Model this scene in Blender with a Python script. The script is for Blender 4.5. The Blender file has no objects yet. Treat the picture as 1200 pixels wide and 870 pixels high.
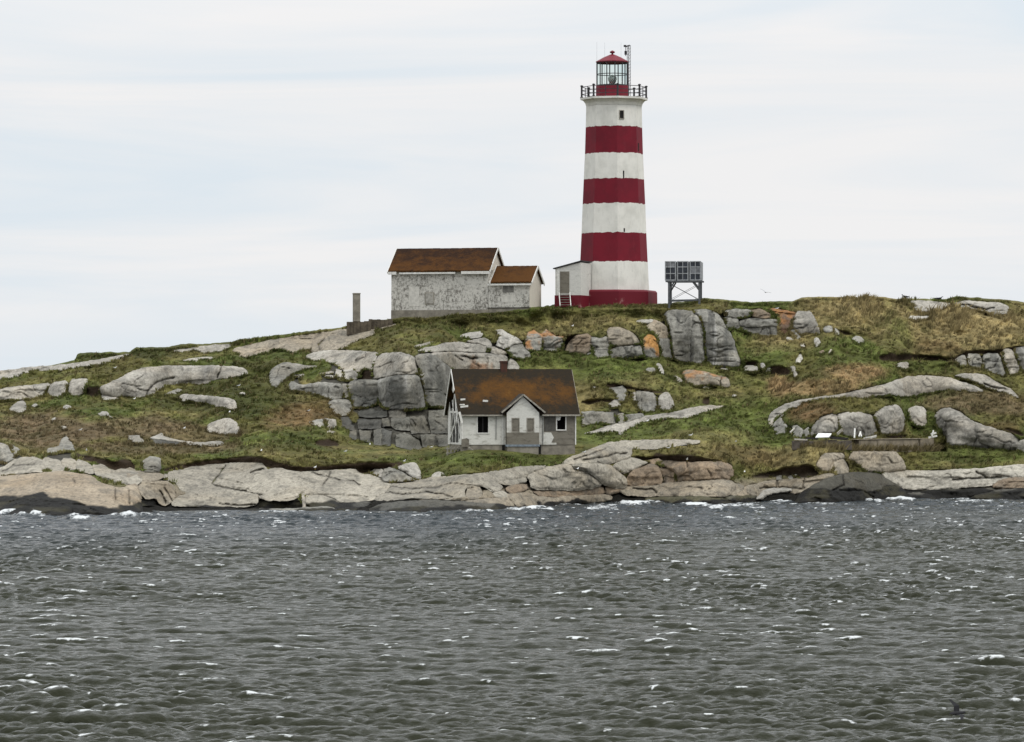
import bpy, math, random
import numpy as np
R = math.radians
rng = np.random.default_rng(7)
random.seed(7)
scene = bpy.context.scene
COL = scene.collection

# ---------------------------------------------------------------- camera, sky, sun, exposure
CAM_H, F, CX, HY = 8.0, 4800.0, 600.0, 481.0        # eye height, focal length in photo pixels, centre column, horizon row
cam_d = bpy.data.cameras.new('camera')
cam_d.sensor_width = 36.0
cam_d.lens = 144.0
cam_d.shift_y = (HY - 435.0) / 1200.0
cam_d.clip_start = 1.0
cam_d.clip_end = 20000.0
cam = bpy.data.objects.new('camera', cam_d)
cam.location = (0, 0, CAM_H)
cam.rotation_euler = (R(90), 0, 0)
COL.objects.link(cam)
scene.camera = cam

ZENITH = 2.1
SUN_EL, SUN_AZ = 56.0, 52.0                         # azimuth measured from behind the camera towards the right
world = bpy.data.worlds.new('World')
scene.world = world
world.use_nodes = True
wn, wl = world.node_tree.nodes, world.node_tree.links
wn.clear()
w_out = wn.new('ShaderNodeOutputWorld')
w_bg = wn.new('ShaderNodeBackground')
w_bg.inputs['Strength'].default_value = 0.1
sky = wn.new('ShaderNodeTexSky')
sky.sky_type = 'NISHITA'
sky.sun_disc = False
sky.sun_elevation = R(SUN_EL)
sky.sun_rotation = R(180.0 - SUN_AZ)
tc = wn.new('ShaderNodeTexCoord')
mp = wn.new('ShaderNodeMapping')
mp.inputs['Scale'].default_value = (4.2, 4.2, 42.0)
mp.inputs['Location'].default_value = (3.1, 0.4, 1.3)
nz = wn.new('ShaderNodeTexNoise')
nz.inputs['Scale'].default_value = 1.0
nz.inputs['Detail'].default_value = 6.0
nz.inputs['Roughness'].default_value = 0.55
nz.inputs['Distortion'].default_value = 0.9
rmp = wn.new('ShaderNodeMapRange')
rmp.inputs['From Min'].default_value = 0.34
rmp.inputs['From Max'].default_value = 0.60
cmix = wn.new('ShaderNodeMix'); cmix.data_type = 'RGBA'
cmix.inputs[6].default_value = (7.4, 8.1, 8.7, 1)   # thin, bluish part of the cloud sheet
cmix.inputs[7].default_value = (8.85, 8.8, 8.84, 1)   # thick, neutral part
smix = wn.new('ShaderNodeMix'); smix.data_type = 'RGBA'
smix.inputs[0].default_value = 0.975
wl.new(tc.outputs['Generated'], mp.inputs['Vector'])
wl.new(mp.outputs['Vector'], nz.inputs['Vector'])
wl.new(nz.outputs['Fac'], rmp.inputs['Value'])
wl.new(rmp.outputs['Result'], cmix.inputs[0])
wl.new(sky.outputs['Color'], smix.inputs[6])
wl.new(cmix.outputs[2], smix.inputs[7])
# an overcast sky is brighter overhead than at the horizon
sxyz = wn.new('ShaderNodeSeparateXYZ'); wl.new(tc.outputs['Generated'], sxyz.inputs[0])
zr_ = wn.new('ShaderNodeMapRange'); zr_.inputs['From Min'].default_value = 0.08; zr_.inputs['From Max'].default_value = 1.0
zr_.inputs['To Min'].default_value = 1.0; zr_.inputs['To Max'].default_value = ZENITH
wl.new(sxyz.outputs[2], zr_.inputs['Value'])
zm = wn.new('ShaderNodeVectorMath'); zm.operation = 'SCALE'
wl.new(smix.outputs[2], zm.inputs[0]); wl.new(zr_.outputs['Result'], zm.inputs['Scale'])
wl.new(zm.outputs['Vector'], w_bg.inputs['Color'])
wl.new(w_bg.outputs['Background'], w_out.inputs['Surface'])

sun_d = bpy.data.lights.new('sun', 'SUN')
sun_d.energy = 1.3
sun_d.angle = R(14)
sun_d.color = (1.0, 0.965, 0.91)
sun = bpy.data.objects.new('sun', sun_d)
sun.location = (200, -100, 300)
# lamp -Z points along travel direction of the light
sx = math.sin(R(SUN_AZ)) * math.cos(R(SUN_EL)); sy = -math.cos(R(SUN_AZ)) * math.cos(R(SUN_EL)); sz = math.sin(R(SUN_EL))
from mathutils import Vector
sun.rotation_euler = Vector((sx, sy, sz)).to_track_quat('Z', 'Y').to_euler()
COL.objects.link(sun)
scene.view_settings.view_transform = 'Standard'
scene.view_settings.look = 'None'
scene.view_settings.exposure = 0.0
scene.view_settings.gamma = 1.0
scene.view_settings.use_curve_mapping = False
try:
    scene.cycles.use_denoising = True
    scene.cycles.denoising_input_passes = 'RGB_ALBEDO_NORMAL'
    scene.cycles.denoising_prefilter = 'ACCURATE'
    scene.cycles.max_bounces = 6
except Exception:
    pass

# ---------------------------------------------------------------- helpers
def at(px, py, Y):
    return Vector(((px - CX) * Y / F, Y, CAM_H - (py - HY) * Y / F))

def tag(o, label=None, cat=None, group=None, kind=None):
    if label: o['label'] = label
    if cat: o['category'] = cat
    if group: o['group'] = group
    if kind or cat: o['kind'] = kind or 'thing'
    return o

def empty(name, loc, rz=0.0):
    o = bpy.data.objects.new(name, None)
    o.location = loc
    o.rotation_euler = (0, 0, rz)
    o.empty_display_size = 0.5
    COL.objects.link(o)
    return o

def _hash(ix, iy, iz, seed):
    h = (ix * 374761393 + iy * 668265263 + iz * 2147483647 + seed * 144665) & 0xffffffff
    h = ((h ^ (h >> 13)) * 1274126177) & 0xffffffff
    h = h ^ (h >> 16)
    return (h & 0xffff) / 65535.0

def vnoise(x, y, z, seed=0):
    x = np.asarray(x, float); y = np.asarray(y, float) + 0 * x; z = np.asarray(z, float) + 0 * x
    ix = np.floor(x).astype(np.int64); iy = np.floor(y).astype(np.int64); iz = np.floor(z).astype(np.int64)
    fx, fy, fz = x - ix, y - iy, z - iz
    fx = fx * fx * fx * (fx * (fx * 6 - 15) + 10); fy = fy * fy * fy * (fy * (fy * 6 - 15) + 10); fz = fz * fz * fz * (fz * (fz * 6 - 15) + 10)
    r = 0
    for dx in (0, 1):
        for dy in (0, 1):
            for dz in (0, 1):
                w = (fx if dx else 1 - fx) * (fy if dy else 1 - fy) * (fz if dz else 1 - fz)
                r = r + w * _hash(ix + dx, iy + dy, iz + dz, seed)
    return r * 2 - 1

def fbm(x, y, z, oct=4, seed=0, gain=0.5):
    a, s, r, n = 1.0, 1.0, 0, 0
    for k in range(oct):
        r = r + a * vnoise(x * s + 17.3 * k, y * s - 9.1 * k, z * s + 4.7 * k, seed + k)
        n += a; a *= gain; s *= 2.03
    return r / n

def sstep(a, b, x):
    t = np.clip((x - a) / (b - a), 0, 1)
    return t * t * (3 - 2 * t)

def mesh_np(name, V, faces, mat, cols=None, smooth=True, parent=None, loc=None, attrs=None):
    """V (n,3); faces: list of int arrays of shape (m,3) or (m,4)"""
    me = bpy.data.meshes.new(name)
    V = np.asarray(V, np.float32)
    me.vertices.add(len(V))
    me.vertices.foreach_set('co', V.ravel())
    if isinstance(faces, np.ndarray): faces = [faces]
    loops = np.concatenate([f.ravel() for f in faces]).astype(np.int32)
    tot = np.concatenate([np.full(len(f), f.shape[1]) for f in faces]).astype(np.int32)
    st = np.concatenate([[0], np.cumsum(tot)[:-1]]).astype(np.int32)
    me.loops.add(len(loops)); me.loops.foreach_set('vertex_index', loops)
    me.polygons.add(len(tot)); me.polygons.foreach_set('loop_start', st); me.polygons.foreach_set('loop_total', tot)
    me.polygons.foreach_set('use_smooth', np.full(len(tot), smooth))
    if cols is not None:
        c4 = np.ones((len(V), 4), np.float32); c4[:, :3] = cols
        at_ = me.attributes.new('col', 'FLOAT_COLOR', 'POINT'); at_.data.foreach_set('color', c4.ravel())
    for k, v in (attrs or {}).items():
        a_ = me.attributes.new(k, 'FLOAT', 'POINT'); a_.data.foreach_set('value', np.asarray(v, np.float32))
    me.update(calc_edges=True); me.validate()
    if mat: me.materials.append(mat)
    o = bpy.data.objects.new(name, me)
    COL.objects.link(o)
    if parent is not None: o.parent = parent
    if loc is not None: o.location = loc
    return o

def box_blur(a, r, axis):
    if r < 1: return a
    for _ in range(3):
        p = np.pad(a, [(r, r) if k == axis else (0, 0) for k in range(a.ndim)], mode='edge')
        c = np.cumsum(p, axis=axis)
        z = np.zeros_like(np.take(c, [0], axis=axis))
        c = np.concatenate([z, c], axis=axis)
        n = 2 * r + 1
        hi = np.take(c, range(n, c.shape[axis]), axis=axis); lo = np.take(c, range(0, c.shape[axis] - n), axis=axis)
        a = (hi - lo) / n
    return a

# ---------------------------------------------------------------- node material helpers
class NT:
    def __init__(s, name):
        s.m = bpy.data.materials.new(name); s.m.use_nodes = True
        s.n, s.l = s.m.node_tree.nodes, s.m.node_tree.links
        s.n.clear()
        s.out = s.n.new('ShaderNodeOutputMaterial'); s.b = s.n.new('ShaderNodeBsdfPrincipled')
        s.l.new(s.b.outputs[0], s.out.inputs['Surface'])
    def node(s, t, **kw):
        n = s.n.new(t)
        for k, v in kw.items(): setattr(n, k, v)
        return n
    def link(s, a, b): s.l.new(a, b)
    def noise(s, scale, detail=4, rough=0.55, coord='Object', mapping=None, dist=0.0):
        t = s.node('ShaderNodeTexCoord'); n = s.node('ShaderNodeTexNoise')
        n.inputs['Scale'].default_value = scale; n.inputs['Detail'].default_value = detail
        n.inputs['Roughness'].default_value = rough; n.inputs['Distortion'].default_value = dist
        v = t.outputs[coord]
        if mapping:
            mp = s.node('ShaderNodeMapping'); mp.inputs['Scale'].default_value = mapping
            s.link(v, mp.inputs['Vector']); v = mp.outputs['Vector']
        s.link(v, n.inputs['Vector'])
        return n.outputs['Fac']
    def ramp(s, v, a, b, lo=0.0, hi=1.0, smooth=True):
        r = s.node('ShaderNodeMapRange')
        if smooth: r.interpolation_type = 'SMOOTHSTEP'
        for k, x in zip(('From Min', 'From Max', 'To Min', 'To Max'), (a, b, lo, hi)): r.inputs[k].default_value = x
        s.link(v, r.inputs['Value']); return r.outputs['Result']
    def mix(s, fac, a, b, blend='MIX'):
        m = s.node('ShaderNodeMix', data_type='RGBA', blend_type=blend)
        for i, x in ((0, fac), (6, a), (7, b)):
            if hasattr(x, 'is_linked'): s.link(x, m.inputs[i])
            elif i == 0: m.inputs[0].default_value = x
            else: m.inputs[i].default_value = (*x, 1) if len(x) == 3 else x
        return m.outputs[2]
    def math(s, op, a, b=0.0):
        m = s.node('ShaderNodeMath', operation=op)
        for i, x in ((0, a), (1, b)):
            if hasattr(x, 'is_linked'): s.link(x, m.inputs[i])
            else: m.inputs[i].default_value = x
        return m.outputs[0]
    def attr(s, name):
        a = s.node('ShaderNodeAttribute'); a.attribute_name = name; return a
    def xyz(s, coord='Object'):
        t = s.node('ShaderNodeTexCoord'); x = s.node('ShaderNodeSeparateXYZ'); s.link(t.outputs[coord], x.inputs[0]); return x.outputs
    def bump(s, h, strength=0.3, dist=0.05):
        b = s.node('ShaderNodeBump'); b.inputs['Strength'].default_value = strength; b.inputs['Distance'].default_value = dist
        s.link(h, b.inputs['Height']); s.link(b.outputs[0], s.b.inputs['Normal']); return b
    def set(s, col=None, rough=0.8, spec=None, metal=None):
        if col is not None:
            if hasattr(col, 'is_linked'): s.link(col, s.b.inputs['Base Color'])
            else: s.b.inputs['Base Color'].default_value = (*col, 1)
        if hasattr(rough, 'is_linked'): s.link(rough, s.b.inputs['Roughness'])
        else: s.b.inputs['Roughness'].default_value = rough
        if spec is not None: s.b.inputs['Specular IOR Level'].default_value = spec
        if metal is not None: s.b.inputs['Metallic'].default_value = metal
        return s.m
# ---------------------------------------------------------------- outlines of the bedrock, traced in windows of the photograph (7.5 units = 1 pixel)
ORG = dict(A=(0,390),B=(150,390),W=(0,500),V=(150,500),C=(300,360),D=(450,360),F=(300,450),G=(400,430),U=(300,510),T=(450,510),
           H=(600,360),I=(740,340),J=(660,430),S=(590,500),E=(740,500),N=(800,400),K=(890,330),L=(1040,330),M=(890,420),O=(1040,420),P=(890,500),Q=(1040,500))
def px(z, pts):
    ox, oy = ORG[z]
    return np.array([(ox + x / 7.5, oy + y / 7.5) for x, y in pts], float)

# kinds: lean = run per rise of the face, prot = how far it stands out of the hill (m), w = rounding width (px), sm = Chaikin rounds
KIND = dict(slab=dict(lean=1.7, prot=0.5, w=3.5, sm=2), cliff=dict(lean=0.22, prot=0.7, w=2.2, sm=1, grow=.7), boulder=dict(lean=0.5, prot=0.8, w=6.0, sm=2),
            tier=dict(lean=0.1, prot=0.35, w=1.2, sm=0, grow=.8, fwd=-.5),
            shore=dict(lean=1.4, prot=0.6, w=3.5, sm=1, grow=.9), block=dict(lean=0.3, prot=0.5, w=1.3, sm=0, grow=.8), small=dict(lean=0.5, prot=0.35, w=3.5, sm=2))
LOW, LOW2 = (0.125, 0.12, 0.10), (0.185, 0.176, 0.15)  # lower cliff tier: shadow under the overhang painted into the stone
CREAM = (0.305, 0.28, 0.23)
GREY, PALE, WARM, DARK, BROWN, WHITE = (0.24,0.232,0.203), (0.315,0.295,0.255), (0.275,0.24,0.185), (0.085,0.083,0.073), (0.23,0.178,0.125), (0.37,0.352,0.312)  # DARK also paints the shade of recessed blocks
def b(z, pts, kind='slab', tone=GREY, **k): return dict(poly=px(z, pts), kind=kind, tone=tone, opt=k)
RA = []        # (name, label, category, group, blocks)
def rock(name, label, blocks, cat='rock', group=None): RA.append((name, label, cat, group, blocks if isinstance(blocks, list) else [blocks]))

# --- left end of the island
rock('rock_slab', 'long low pale slab forming the skyline at the far left end of the island',
     b('A', [(-900,520),(-500,450),(-150,372),(0,340),(170,315),(330,295),(470,290),(640,270),(700,262),(840,240),(1000,210),(1130,190),(1140,200),(1050,235),(930,270),(800,295),(640,320),(450,335),(300,345),(180,370),(90,405),(0,415),(-150,435),(-900,600)], 'slab', PALE))
rock('rock_outcrop', 'row of pale jointed blocks under the turf lip at the far left edge', [
     b('A', [(-400,560),(-200,520),(-60,505),(15,500),(60,485),(280,455),(300,500),(370,560),(300,575),(100,590),(0,600),(-60,605),(-400,660)], 'cliff', PALE, lean=.7),
     b('A', [(290,465),(440,445),(430,480),(370,560),(330,550)], 'block', PALE), b('A', [(445,445),(605,415),(560,570),(410,560)], 'cliff', PALE, lean=.5),
     b('A', [(620,415),(690,405),(785,405),(750,470),(735,555),(600,562)], 'cliff', PALE, lean=.5)], 'outcrop')
rock('rock_outcrop', 'large smooth whale backed grey rock with a curved crack, on the left slope', [
     b('B', [(-247,480),(-165,440),(-90,410),(0,355),(100,315),(250,295),(430,285),(800,293),(990,300),(1045,325),(1060,375),(960,390),(850,415),(790,410),(700,450),(600,455),(440,455),(330,470),(250,510),(220,560),(130,575),(0,570),(-140,560),(-240,545)],
       'slab', PALE, lean=.8, prot=1.1, w=14, streak=.5, cracks=[px('B', [(150,580),(180,510),(230,450),(300,425),(400,395)]), px('B', [(825,300),(790,400)])])], 'outcrop')
rock('boulder', 'small pale boulder at the foot of the left whale backed rock, beside the dark hollow', b('A', [(885,560),(960,530),(1060,545),(1075,570),(980,600),(890,592)], 'small', WHITE))
rock('boulder', 'long low grey log shaped boulder below the left whale backed rock',
     b('B', [(440,580),(470,540),(600,545),(720,560),(880,570),(950,600),(960,670),(930,690),(850,665),(720,640),(690,612),(630,625),(560,602),(490,615)], 'boulder', PALE))
rock('boulder', 'rounded cream boulder low on the left slope, the largest loose stone there', b('B', [(690,820),(760,780),(870,745),(940,770),(980,820),(980,890),(900,905),(700,885)], 'boulder', WHITE))
rock('boulder', 'round two toned boulder near the left edge above the brown heath', b('A', [(85,670),(110,635),(170,600),(220,610),(235,660),(225,700),(150,708),(90,703)], 'boulder', PALE))
for z_, p_, l_ in [('A', [(275,640),(310,622),(345,640),(330,658),(280,655)], 'small flat stone just right of the round two toned boulder at the left edge'),
               ('A', [(550,655),(580,630),(640,660),(620,678),(560,678)], 'small pale stone in the grass below the row of jointed blocks'),
               ('A', [(860,710),(910,690),(955,705),(960,730),(1000,745),(980,762),(930,738),(870,738)], 'pair of joined cream stones at the top of the brown heath'),
               ('A', [(450,765),(480,740),(503,755),(498,778),(455,782)], 'tiny white stone in the left brown heath, nearest its upper edge'),
               ('A', [(530,830),(560,818),(605,842),(560,862)], 'small stone half sunk in the middle of the left brown heath'),
               ('B', [(960,540),(1000,520),(1037,530),(1020,548)], 'tiny flat stone in dark grass right of the log shaped boulder')]:
    rock('stone', l_, b(z_, p_, 'small', WHITE), 'stone')
rock('rock_slab', 'pinkish grey slab on the skyline left of the biggest skyline slab', b('B', [(380,155),(520,140),(700,115),(920,95),(890,145),(800,175),(700,185),(560,162),(430,180)], 'slab', PALE))
rock('rock_slab', 'thin pale ledge in turf above the left whale backed rock', b('B', [(460,245),(560,225),(700,212),(750,215),(740,237),(640,237),(600,257),(540,247)], 'slab', WHITE))
rock('rock_slab', 'short low ledge tucked under the lower edge of the left whale backed rock', b('B', [(290,550),(350,525),(440,490),(475,500),(460,530),(380,545)], 'slab', GREY))
rock('rock_slab', 'biggest skyline slab, smooth and beige, rising to the concrete pillar',
     b('C', [(-220,375),(-75,335),(0,318),(100,295),(400,245),(470,240),(780,195),(860,180),(1000,165),(1200,148),(1275,140),(1270,152),(1150,185),(1020,200),(1060,235),(960,275),(850,330),(760,375),(640,378),(540,388),(500,398),(470,375),(390,375),(330,412),(270,387),(180,365),(70,410),(0,425),(-85,452),(-165,430),(-135,410),(-195,390)], 'slab', WARM, cracks=[px('C',[(560,380),(540,330),(600,280)])]))
# --- central outcrop
rock('rock_outcrop', 'big grey jointed cliff of stacked blocks left of the small cottage', [
     b('C', [(420,440),(490,400),(600,380),(800,380),(960,385),(1080,400),(1060,430),(1040,480),(1020,555),(1000,545),(940,545),(910,590),(880,560),(850,545),(760,555),(700,500),(600,480),(480,470)], 'slab', PALE, cracks=[px('C',[(880,470),(960,440),(960,390)])]),
     b('C', [(280,690),(320,650),(360,680),(430,690),(520,665),(740,670),(770,720),(760,800),(700,805),(610,805),(560,770),(480,760),(390,735),(300,740)], 'cliff', GREY, streak=.6),
     b('F', [(630,165),(700,135),(830,145),(840,220),(820,270),(700,285),(670,220)], 'cliff', GREY),
     b('C', [(770,562),(850,548),(910,610),(870,637),(780,640)], 'block', PALE), b('C', [(705,550),(750,560),(760,600),(745,640),(700,600)], 'block', PALE),
     b('C', [(760,680),(790,680),(825,800),(770,800)], 'block', GREY),
     b('C', [(800,650),(1060,635),(1090,680),(1085,845),(940,885),(860,880),(830,790)], 'cliff', GREY, streak=.8, stain=.8),
     b('D', [(-95,630),(-85,480),(-25,405),(75,400),(150,400),(270,430),(300,530),(308,588),(100,593),(-60,630)], 'slab', PALE, lean=.9),
     b('D', [(-72,640),(100,602),(310,594),(335,700),(365,860),(358,890),(210,905),(10,890),(-35,850),(-45,720)], 'cliff', GREY, streak=1., stain=.9, prot=1.5, w=3),
     b('D', [(275,432),(300,420),(420,402),(490,455),(600,550),(600,680),(600,880),(500,880),(380,880),(340,690),(305,540)], 'cliff', GREY, streak=1., stain=.8, prot=1.5, w=3, lean=.4),
     b('D', [(380,405),(590,392),(760,405),(1075,415),(1085,470),(1080,600),(600,600),(600,550),(500,460)], 'slab', PALE, lean=.8, rust=.7, cracks=[px('D',[(620,425),(690,465)]), px('D',[(680,425),(760,450),(810,450)])]),
     b('D', [(280,382),(400,350),(480,335),(560,310),(640,305),(850,330),(905,350),(900,405),(760,398),(590,387),(380,400)], 'slab', PALE),
     b('D', [(700,300),(860,270),(930,290),(950,340),(912,400),(905,350),(850,325)], 'slab', PALE),
     b('D', [(930,345),(1030,360),(1080,400),(1075,425),(930,405)], 'slab', PALE),
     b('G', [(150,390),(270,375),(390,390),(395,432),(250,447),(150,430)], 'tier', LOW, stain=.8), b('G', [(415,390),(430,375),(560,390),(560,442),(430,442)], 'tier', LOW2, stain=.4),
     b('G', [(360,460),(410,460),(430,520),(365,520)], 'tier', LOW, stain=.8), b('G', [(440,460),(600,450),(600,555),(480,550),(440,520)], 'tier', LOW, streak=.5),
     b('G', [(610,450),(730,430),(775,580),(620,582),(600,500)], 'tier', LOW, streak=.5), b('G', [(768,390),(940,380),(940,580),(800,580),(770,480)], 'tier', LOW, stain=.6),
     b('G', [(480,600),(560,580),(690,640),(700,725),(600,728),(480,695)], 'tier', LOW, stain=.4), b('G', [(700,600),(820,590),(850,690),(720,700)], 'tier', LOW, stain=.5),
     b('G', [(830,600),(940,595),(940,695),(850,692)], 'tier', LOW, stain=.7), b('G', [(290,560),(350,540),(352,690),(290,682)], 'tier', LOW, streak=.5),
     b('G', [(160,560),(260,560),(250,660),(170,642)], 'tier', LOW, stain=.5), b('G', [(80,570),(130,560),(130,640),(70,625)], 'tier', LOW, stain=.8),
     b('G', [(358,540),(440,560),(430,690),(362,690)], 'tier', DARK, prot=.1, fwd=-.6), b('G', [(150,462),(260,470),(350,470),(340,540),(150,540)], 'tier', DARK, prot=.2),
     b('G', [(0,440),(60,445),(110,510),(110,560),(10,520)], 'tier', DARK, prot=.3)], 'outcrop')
rock('boulder', 'leaning grey hump at the left end of the central cliff, pointed to the right',
     b('C', [(110,590),(130,545),(240,485),(330,490),(420,510),(560,515),(540,535),(440,550),(340,580),(260,630),(210,690),(160,730),(120,680)], 'boulder', GREY, streak=.4))
rock('rock_slab', 'two thin pale ledges in the turf pocket at the left of the central cliff', [
     b('C', [(540,585),(620,570),(685,565),(680,582),(600,595)], 'slab', PALE), b('C', [(600,612),(650,600),(695,604),(680,622),(620,625)], 'slab', PALE), b('C', [(330,600),(390,590),(440,595),(400,610),(340,615)], 'slab', PALE)])
rock('rock_slab', 'thin white ledge topping the central cliff, under the long white building', b('D', [(650,265),(740,225),(850,215),(880,240),(850,270),(760,275)], 'slab', WHITE))
rock('rock_slab', 'thin grass edged ledge left of the ledge that tops the central cliff', b('D', [(250,345),(420,300),(450,310),(400,335),(290,360)], 'slab', PALE))
rock('boulder', 'white angular boulder pointing up at the right end of the central cliff', [
     b('D', [(980,205),(1030,200),(1125,255),(1185,285),(1215,318),(1125,330),(1075,370),(990,340),(1020,260)], 'block', WHITE, prot=1.),
     b('H', [(-45,372),(0,322),(85,322),(110,370),(150,400),(162,440),(90,452),(0,432)], 'block', GREY, prot=1.)])
rock('boulder', 'rounded pale stone just behind the brick chimney of the cottage', b('D', [(1088,480),(1110,450),(1150,468),(1190,520),(1190,600),(1080,600)], 'boulder', PALE))
rock('boulder', 'wedge shaped grey block in the brown grass left of the lower cliff wall', b('F', [(470,340),(530,315),(600,310),(600,382),(560,392)], 'block', GREY))
rock('boulder', 'squarish pale capped block beside the wedge at the left foot of the cliff', b('F', [(607,302),(700,320),(710,380),(622,402)], 'block', PALE))
rock('stone', 'flat stone lying below the squarish pale capped block', b('F', [(610,420),(680,415),(710,440),(640,447)], 'small', PALE), 'stone')
# --- below the lighthouse
rock('rock_outcrop', 'low broken wall of square grey rocks with two orange tops below the long building', [
     b('H', [(120,300),(140,230),(190,205),(220,230),(260,240),(255,380),(190,382),(120,370)], 'block', GREY, orange=1.),
     b('H', [(265,240),(300,205),(340,230),(390,260),(450,260),(440,360),(370,387),(270,390)], 'block', GREY, orange=.9),
     b('H', [(470,390),(500,310),(560,250),(660,235),(700,270),(700,380),(640,420),(530,402)], 'block', BROWN, stain=.4),
     b('H', [(705,265),(760,280),(835,260),(860,330),(850,370),(710,372)], 'block', GREY), b('H', [(715,380),(850,375),(850,440),(730,447)], 'block', GREY),
     b('H', [(830,190),(920,170),(1030,205),(1110,270),(1130,330),(1000,340),(880,350),(850,300)], 'boulder', WARM, w=5), b('H', [(860,380),(950,345),(1130,338),(1150,430),(1060,447),(870,450)], 'block', GREY, stain=.4)], 'outcrop')
rock('boulder', 'narrow upright rock covered in bright yellow orange lichen', b('I', [(95,430),(150,390),(200,410),(225,470),(255,590),(220,612),(110,592)], 'block', GREY, orange=1.5))
rock('boulder', 'tall pale rock between the yellow lichen rock and the big grey cliff', [
     b('I', [(130,330),(200,265),(260,285),(320,340),(340,420),(230,420),(200,385)], 'block', WARM, orange=.35), b('I', [(232,425),(342,425),(350,600),(270,602),(245,500)], 'block', GREY)])
rock('rock_slab', 'thin white ledge in the turf just below the lighthouse plinth', b('I', [(30,265),(190,258),(195,280),(130,297),(60,297)], 'slab', WHITE))
rock('rock_outcrop', 'tall streaked grey cliff block below the panel rack, right of the lighthouse', [
     b('I', [(285,205),(340,175),(510,178),(590,235),(635,330),(640,500),(655,655),(420,632),(365,600),(345,400),(310,290)], 'cliff', GREY, streak=1.2, prot=1.3, w=5),
     b('I', [(530,178),(640,165),(720,190),(740,250),(745,310),(860,360),(910,480),(950,610),(960,690),(850,680),(665,655),(652,500),(642,330),(605,232)], 'cliff', GREY, streak=1.2, prot=1.3, w=6),
     b('I', [(722,187),(770,225),(855,350),(762,325),(745,290)], 'block', GREY)], 'outcrop')
rock('boulder', 'long orange tinged boulder lying below the tall streaked cliff', b('I', [(440,730),(490,700),(640,715),(760,750),(860,780),(870,850),(820,862),(740,842),(640,842),(560,852),(500,822),(470,800)], 'boulder', WARM, orange=.8, cracks=[px('I',[(790,770),(780,840)])]))
for z_, p_, l_ in [('I', [(780,700),(810,685),(850,700),(830,722)], 'small pale stone above the long orange boulder'),
               ('I', [(210,640),(260,645),(290,720),(280,750),(230,712)], 'pale tooth shaped stone below the yellow lichen rock'),
               ('I', [(120,690),(200,680),(220,720),(150,742)], 'flat grey stone beside the tooth shaped stone below the yellow rock'),
               ('I', [(360,762),(400,755),(440,780),(450,822),(400,812)], 'dark little stone at the left end of the long orange boulder'),
               ('J', [(250,175),(275,170),(300,188),(275,196)], 'small white stone in green grass right of the cottage roof'),
               ('H', [(640,405),(690,395),(705,412),(660,425)], 'small stone at the foot of the brownish square rock'),
               ('I', [(625,850),(650,845),(685,862),(650,875)], 'little cream stone just under the long orange boulder')]:
    rock('stone', l_, b(z_, p_, 'small', WHITE if 'pale' in l_ or 'white' in l_ or 'cream' in l_ else GREY), 'stone')
rock('rock_outcrop', 'low dark ruined looking rock wall below the turf right of the streaked cliff', [
     b('I', [(820,185),(930,170),(1050,180),(1050,230),(900,240),(830,230)], 'block', GREY, stain=.5), b('I', [(820,242),(930,250),(960,342),(840,332)], 'block', GREY, stain=.6),
     b('K', [(-172,350),(-75,320),(30,335),(162,340),(165,470),(80,490),(-100,450),(-165,420)], 'block', GREY, stain=.6), b('K', [(-75,255),(0,240),(90,290),(90,322),(-60,312)], 'block', BROWN)], 'outcrop')
rock('boulder', 'rust and orange stained rock right of the low dark rock wall', b('K', [(70,240),(150,235),(260,260),(330,290),(280,340),(270,400),(240,460),(190,480),(172,400),(167,300)], 'block', (.17,.10,.062), orange=.75))
rock('boulder', 'smooth grey pyramid shaped rock beside the rust stained rock', b('K', [(285,370),(340,265),(440,262),(480,320),(540,467),(460,462),(360,462),(300,420)], 'block', PALE, stain=.4, w=4))
for z_, p_, l_, t_ in [('K', [(260,430),(300,425),(370,490),(330,512)], 'slanting stone under the left corner of the smooth pyramid rock', GREY), ('K', [(225,500),(250,483),(330,530),(250,533)], 'flat cream stone below the rust stained rock', WHITE),
               ('K', [(470,510),(510,488),(542,540),(520,577),(490,572)], 'upright pale stone below the right corner of the pyramid rock', WHITE), ('K', [(350,550),(402,548),(392,592)], 'little pale triangle of stone on the edge of the straw tuft', WHITE),
               ('K', [(310,710),(360,618),(382,690),(350,732)], 'tall thin white stone at the right edge of the straw covered ledge', WHITE), ('K', [(270,750),(310,740),(322,790),(342,830),(320,862),(280,800)], 'forked pale stone under the tall thin white stone', PALE),
               ('K', [(510,632),(560,598),(572,630),(540,647)], 'small pink stone left of its twin in the grass', BROWN), ('K', [(598,642),(630,588),(645,622)], 'small pointed stone right of the small pink stone', PALE),
               ('K', [(800,510),(860,470),(920,510),(920,545),(860,552)], 'rounded grey boulder half under the straw bank', GREY), ('K', [(560,400),(640,380),(650,460),(560,452)], 'dark stone under the turf lip right of the pyramid rock', GREY),
               ('K', [(650,470),(660,400),(702,440),(702,487)], 'upright grey stone right of the dark stone under the turf lip', GREY),
               ('N', [(540,220),(600,210),(660,230),(660,272),(550,272)], 'cream block under the straw ledge, leftmost of the row there', PALE), ('N', [(680,195),(710,188),(727,230),(715,262),(690,242)], 'white upright stone in the row under the straw ledge', WHITE),
               ('N', [(740,240),(777,238),(772,277),(735,277)], 'small grey stone right of the white upright stone under the straw ledge', GREY), ('N', [(425,480),(455,470),(480,478),(455,492)], 'small white stone in grass below the long orange boulder', WHITE),
               ('N', [(325,250),(345,238),(395,250),(380,270)], 'grey stone off the upper right end of the long orange boulder', GREY),
               ('L', [(60,735),(100,715),(185,705),(190,750),(160,782)], 'pale kite shaped boulder in grass below the straw hillside at the right', WHITE)]:
    rock('stone', l_, b(z_, p_, 'small', t_, w=2.5, sm=1), 'stone')
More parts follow.
